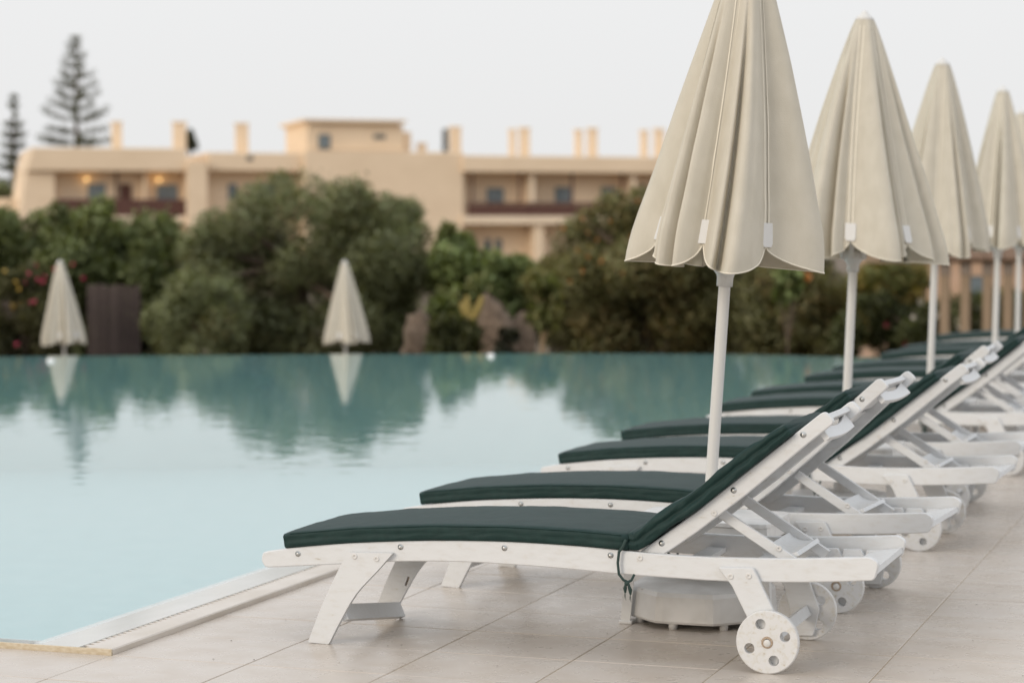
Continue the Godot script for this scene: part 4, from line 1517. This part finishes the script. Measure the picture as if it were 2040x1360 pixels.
# the first lounger's stretcher has come out of its far leg and rests on the floor there
func loose_stretcher(l: Node3D) -> void:
	var old: Node = l.get_node("stretcher")
	l.remove_child(old)
	old.free()
	var a := Vector3(-0.733, 0.104, 0.272)
	var c := Vector3(-0.742, 0.027, -0.262)
	var b := B.new()
	var along := (c - a).normalized()
	var side := Vector3(-0.42, 0.9, 0).normalized()
	side = (side - along * side.dot(along)).normalized()
	b.xf = Transform3D(Basis(side.cross(along), side, along), (a + c) / 2)
	b.box(Vector3.ZERO, Vector3(0.02, 0.054, a.distance_to(c)), 0.003)
	part("stretcher", b.done(), M.paint, l)
	# its empty mortise in the far front leg
	var legs := l.find_children("front_leg*", "MeshInstance3D", true, false)
	var far_leg: MeshInstance3D = legs[1]
	var turn := Transform2D(-0.35, Vector2(-0.722, 0.128))
	var slot := PackedVector2Array()
	for q in [Vector2(-0.004, -0.017), Vector2(0.004, -0.017), Vector2(0.004, 0.017), Vector2(-0.004, 0.017)]:
		slot.append(turn * q)
	b = B.new()
	b.prism(leg_outline, -0.2925, -0.2815, 0.002)
	for way: float in [-1.0, 1.0]:
		var half := PackedVector2Array()
		for q in [Vector2(0, -1), Vector2(way, -1), Vector2(way, 1), Vector2(0, 1)]:
			half.append(turn * q)
		for piece in Geometry2D.intersect_polygons(leg_outline, half):
			for rest in Geometry2D.clip_polygons(piece, slot):
				b.prism(rest, -0.2815, -0.2725, 0.0)
	far_leg.mesh = b.done()
	b = B.new()
	b.xf = Transform3D(Basis(Vector3.BACK, -0.35), Vector3(-0.722, 0.128, -0.2812))
	b.box(Vector3.ZERO, Vector3(0.0075, 0.0335, 0.0006), 0.0)
	part("rusty_mortise", b.done(), M.rust, l)

# a pad swept along a line of (x, y) points that lie on its underside
func pad(line: Array, half: float, thick: float, groove: float, seed_: int, rough: float, taper := 0.0) -> ArrayMesh:
	var n := FastNoiseLite.new()
	n.seed = seed_
	n.frequency = 3.0
	var m := FastNoiseLite.new()
	m.seed = seed_ + 5
	m.frequency = 11.0
	var rows := []
	var count := line.size()
	for i in count:
		var p: Vector2 = line[i]
		var d: Vector2 = (line[mini(i + 1, count - 1)] - line[maxi(i - 1, 0)]).normalized()
		var u := Vector2(-d.y, d.x)
		var f := i / float(count - 1)
		var end := minf(1.0, minf(f, 1.0 - f) * count / 2.0)
		var sq := lerpf(0.95, 1.0, pow(end, 0.5)) * (1.0 - taper * smoothstep(0.6, 1.0, f))
		var row := PackedVector3Array()
		# section: underside, one side, top, other side
		var ring := []
		for k in 7:
			ring.append([lerpf(-0.97, 0.97, k / 6.0), 0.0])
		for k in 11:
			ring.append([1.0, 0.09 + 0.80 * k / 10.0])
		for k in 17:
			ring.append([lerpf(0.965, -0.965, k / 16.0), 1.0])
		for k in 11:
			ring.append([-1.0, 0.89 - 0.80 * k / 10.0])
		for e in ring:
			var z: float = e[0]
			var h: float = e[1]
			var on_side := absf(z) > 0.99
			var w := half * lerpf(0.985, 1.0, end)
			var zz := z * w
			var hh := h * thick * sq
			if on_side:
				zz -= signf(z) * groove * exp(-pow((h - 0.52) / 0.10, 2.0))
				zz -= signf(z) * thick * 0.10 * pow(absf(h - 0.5) * 2.0, 4.0)
				zz += signf(z) * rough * (0.7 * n.get_noise_2d(p.x * 1.4 + p.y, 3.0 + h * 0.35) + 0.5 * m.get_noise_2d(p.x + p.y, h * 0.2 + signf(z)))
				hh += rough * 0.35 * m.get_noise_2d(p.x + p.y + 7.0, signf(z) * 2.0)
			elif h > 0.5:
				hh += thick * 0.10 * (1.0 - pow(z, 4.0))
				hh += rough * (0.6 * n.get_noise_2d(p.x + p.y, zz) + 0.35 * m.get_noise_2d(p.x + p.y, zz * 0.8))
			var q := p + u * hh
			row.append(Vector3(q.x, q.y, zz))
		rows.append(row)
	var b := B.new()
	b.sheet(rows, true)
	b.smooth(true)
	for e in [0, count - 1]:
		var r: PackedVector3Array = rows[e]
		var c := Vector3.ZERO
		for q in r:
			c += q / r.size()
		for k in r.size():
			var j := (k + 1) % r.size()
			if e == 0:
				b.tri(c, r[j], r[k])
			else:
				b.tri(c, r[k], r[j])
	return b.done()

func make_cushion(where: Vector3) -> Node3D:
	var o := thing("lounger_cushion", "", "cushion", "green cushions on the loungers", where)
	var line := []
	for i in 60:
		var x := lerpf(-0.940, 0.236, i / 59.0)
		line.append(Vector2(x, rail_y(x) + 0.0015))
	part("seat_pad", pad(line, 0.278, 0.050, 0.001, 11, 0.004), M.canvas, o)
	var bl := []
	for q in smooth_line([Vector2(0.230, 0.357), Vector2(0.268, 0.355), Vector2(0.305, 0.378), Vector2(0.37, 0.430), Vector2(0.451, 0.483), Vector2(0.60, 0.604), Vector2(0.69, 0.678), Vector2(0.735, 0.715), Vector2(0.758, 0.734)], 7):
		bl.append(q)
	part("back_pad", pad(bl, 0.275, 0.055, 0.009, 17, 0.010, 0.32), M.canvas, o)
	# piping round the top rim of the seat pad
	for s: float in [1.0, -1.0]:
		var path := PackedVector3Array()
		var rad := PackedFloat32Array()
		for i in range(1, 59):
			var p: Vector2 = line[i]
			path.append(Vector3(p.x, p.y + 0.0475, s * 0.2745))
			rad.append(0.0022)
		var b := B.new()
		b.tube(path, rad, 6)
		part("piping", b.done(), M.canvas, o)
	# tie strings knotted under the rail
	for s: float in [1.0, -1.0]:
		var b := B.new()
		var zz: float = s * 0.288
		b.tube(PackedVector3Array([Vector3(0.232, 0.386, s * 0.276), Vector3(0.226, 0.368, zz), Vector3(0.213, 0.350, zz), Vector3(0.209, 0.315, zz), Vector3(0.213, 0.280, zz), Vector3(0.226, 0.262, zz - s * 0.004), Vector3(0.238, 0.256, zz - s * 0.006)]), PackedFloat32Array([0.006, 0.005, 0.0045, 0.0042, 0.0042, 0.0042, 0.0045]), 8)
		b.tube(PackedVector3Array([Vector3(0.240, 0.255, zz), Vector3(0.252, 0.262, zz - s * 0.006), Vector3(0.257, 0.276, zz - s * 0.016), Vector3(0.256, 0.29, zz - s * 0.034)]), PackedFloat32Array([0.0045, 0.0042, 0.004, 0.004]), 8)
		b.tube(PackedVector3Array([Vector3(0.233, 0.252, zz), Vector3(0.240, 0.253, zz + s * 0.002), Vector3(0.247, 0.254, zz)]), PackedFloat32Array([0.005, 0.0085, 0.005]), 8)
		for q in [[0.233, 0.236], [0.250, 0.231]]:
			b.tube(PackedVector3Array([Vector3(0.239, 0.256, zz), Vector3(lerpf(0.239, q[0], 0.6), 0.247, zz + s * 0.003), Vector3(q[0], q[1], zz), Vector3(q[0] + 0.001, q[1] - 0.014, zz)]), PackedFloat32Array([0.006, 0.0042, 0.0062, 0.003]), 8)
			for e in 3:
				b.tube(PackedVector3Array([Vector3(q[0], q[1] - 0.012, zz), Vector3(q[0] - 0.003 + e * 0.003, q[1] - 0.03 - e * 0.004, zz)]), PackedFloat32Array([0.0007, 0.0005]), 4)
		part("tie", b.done(), M.tie, o)
	return o
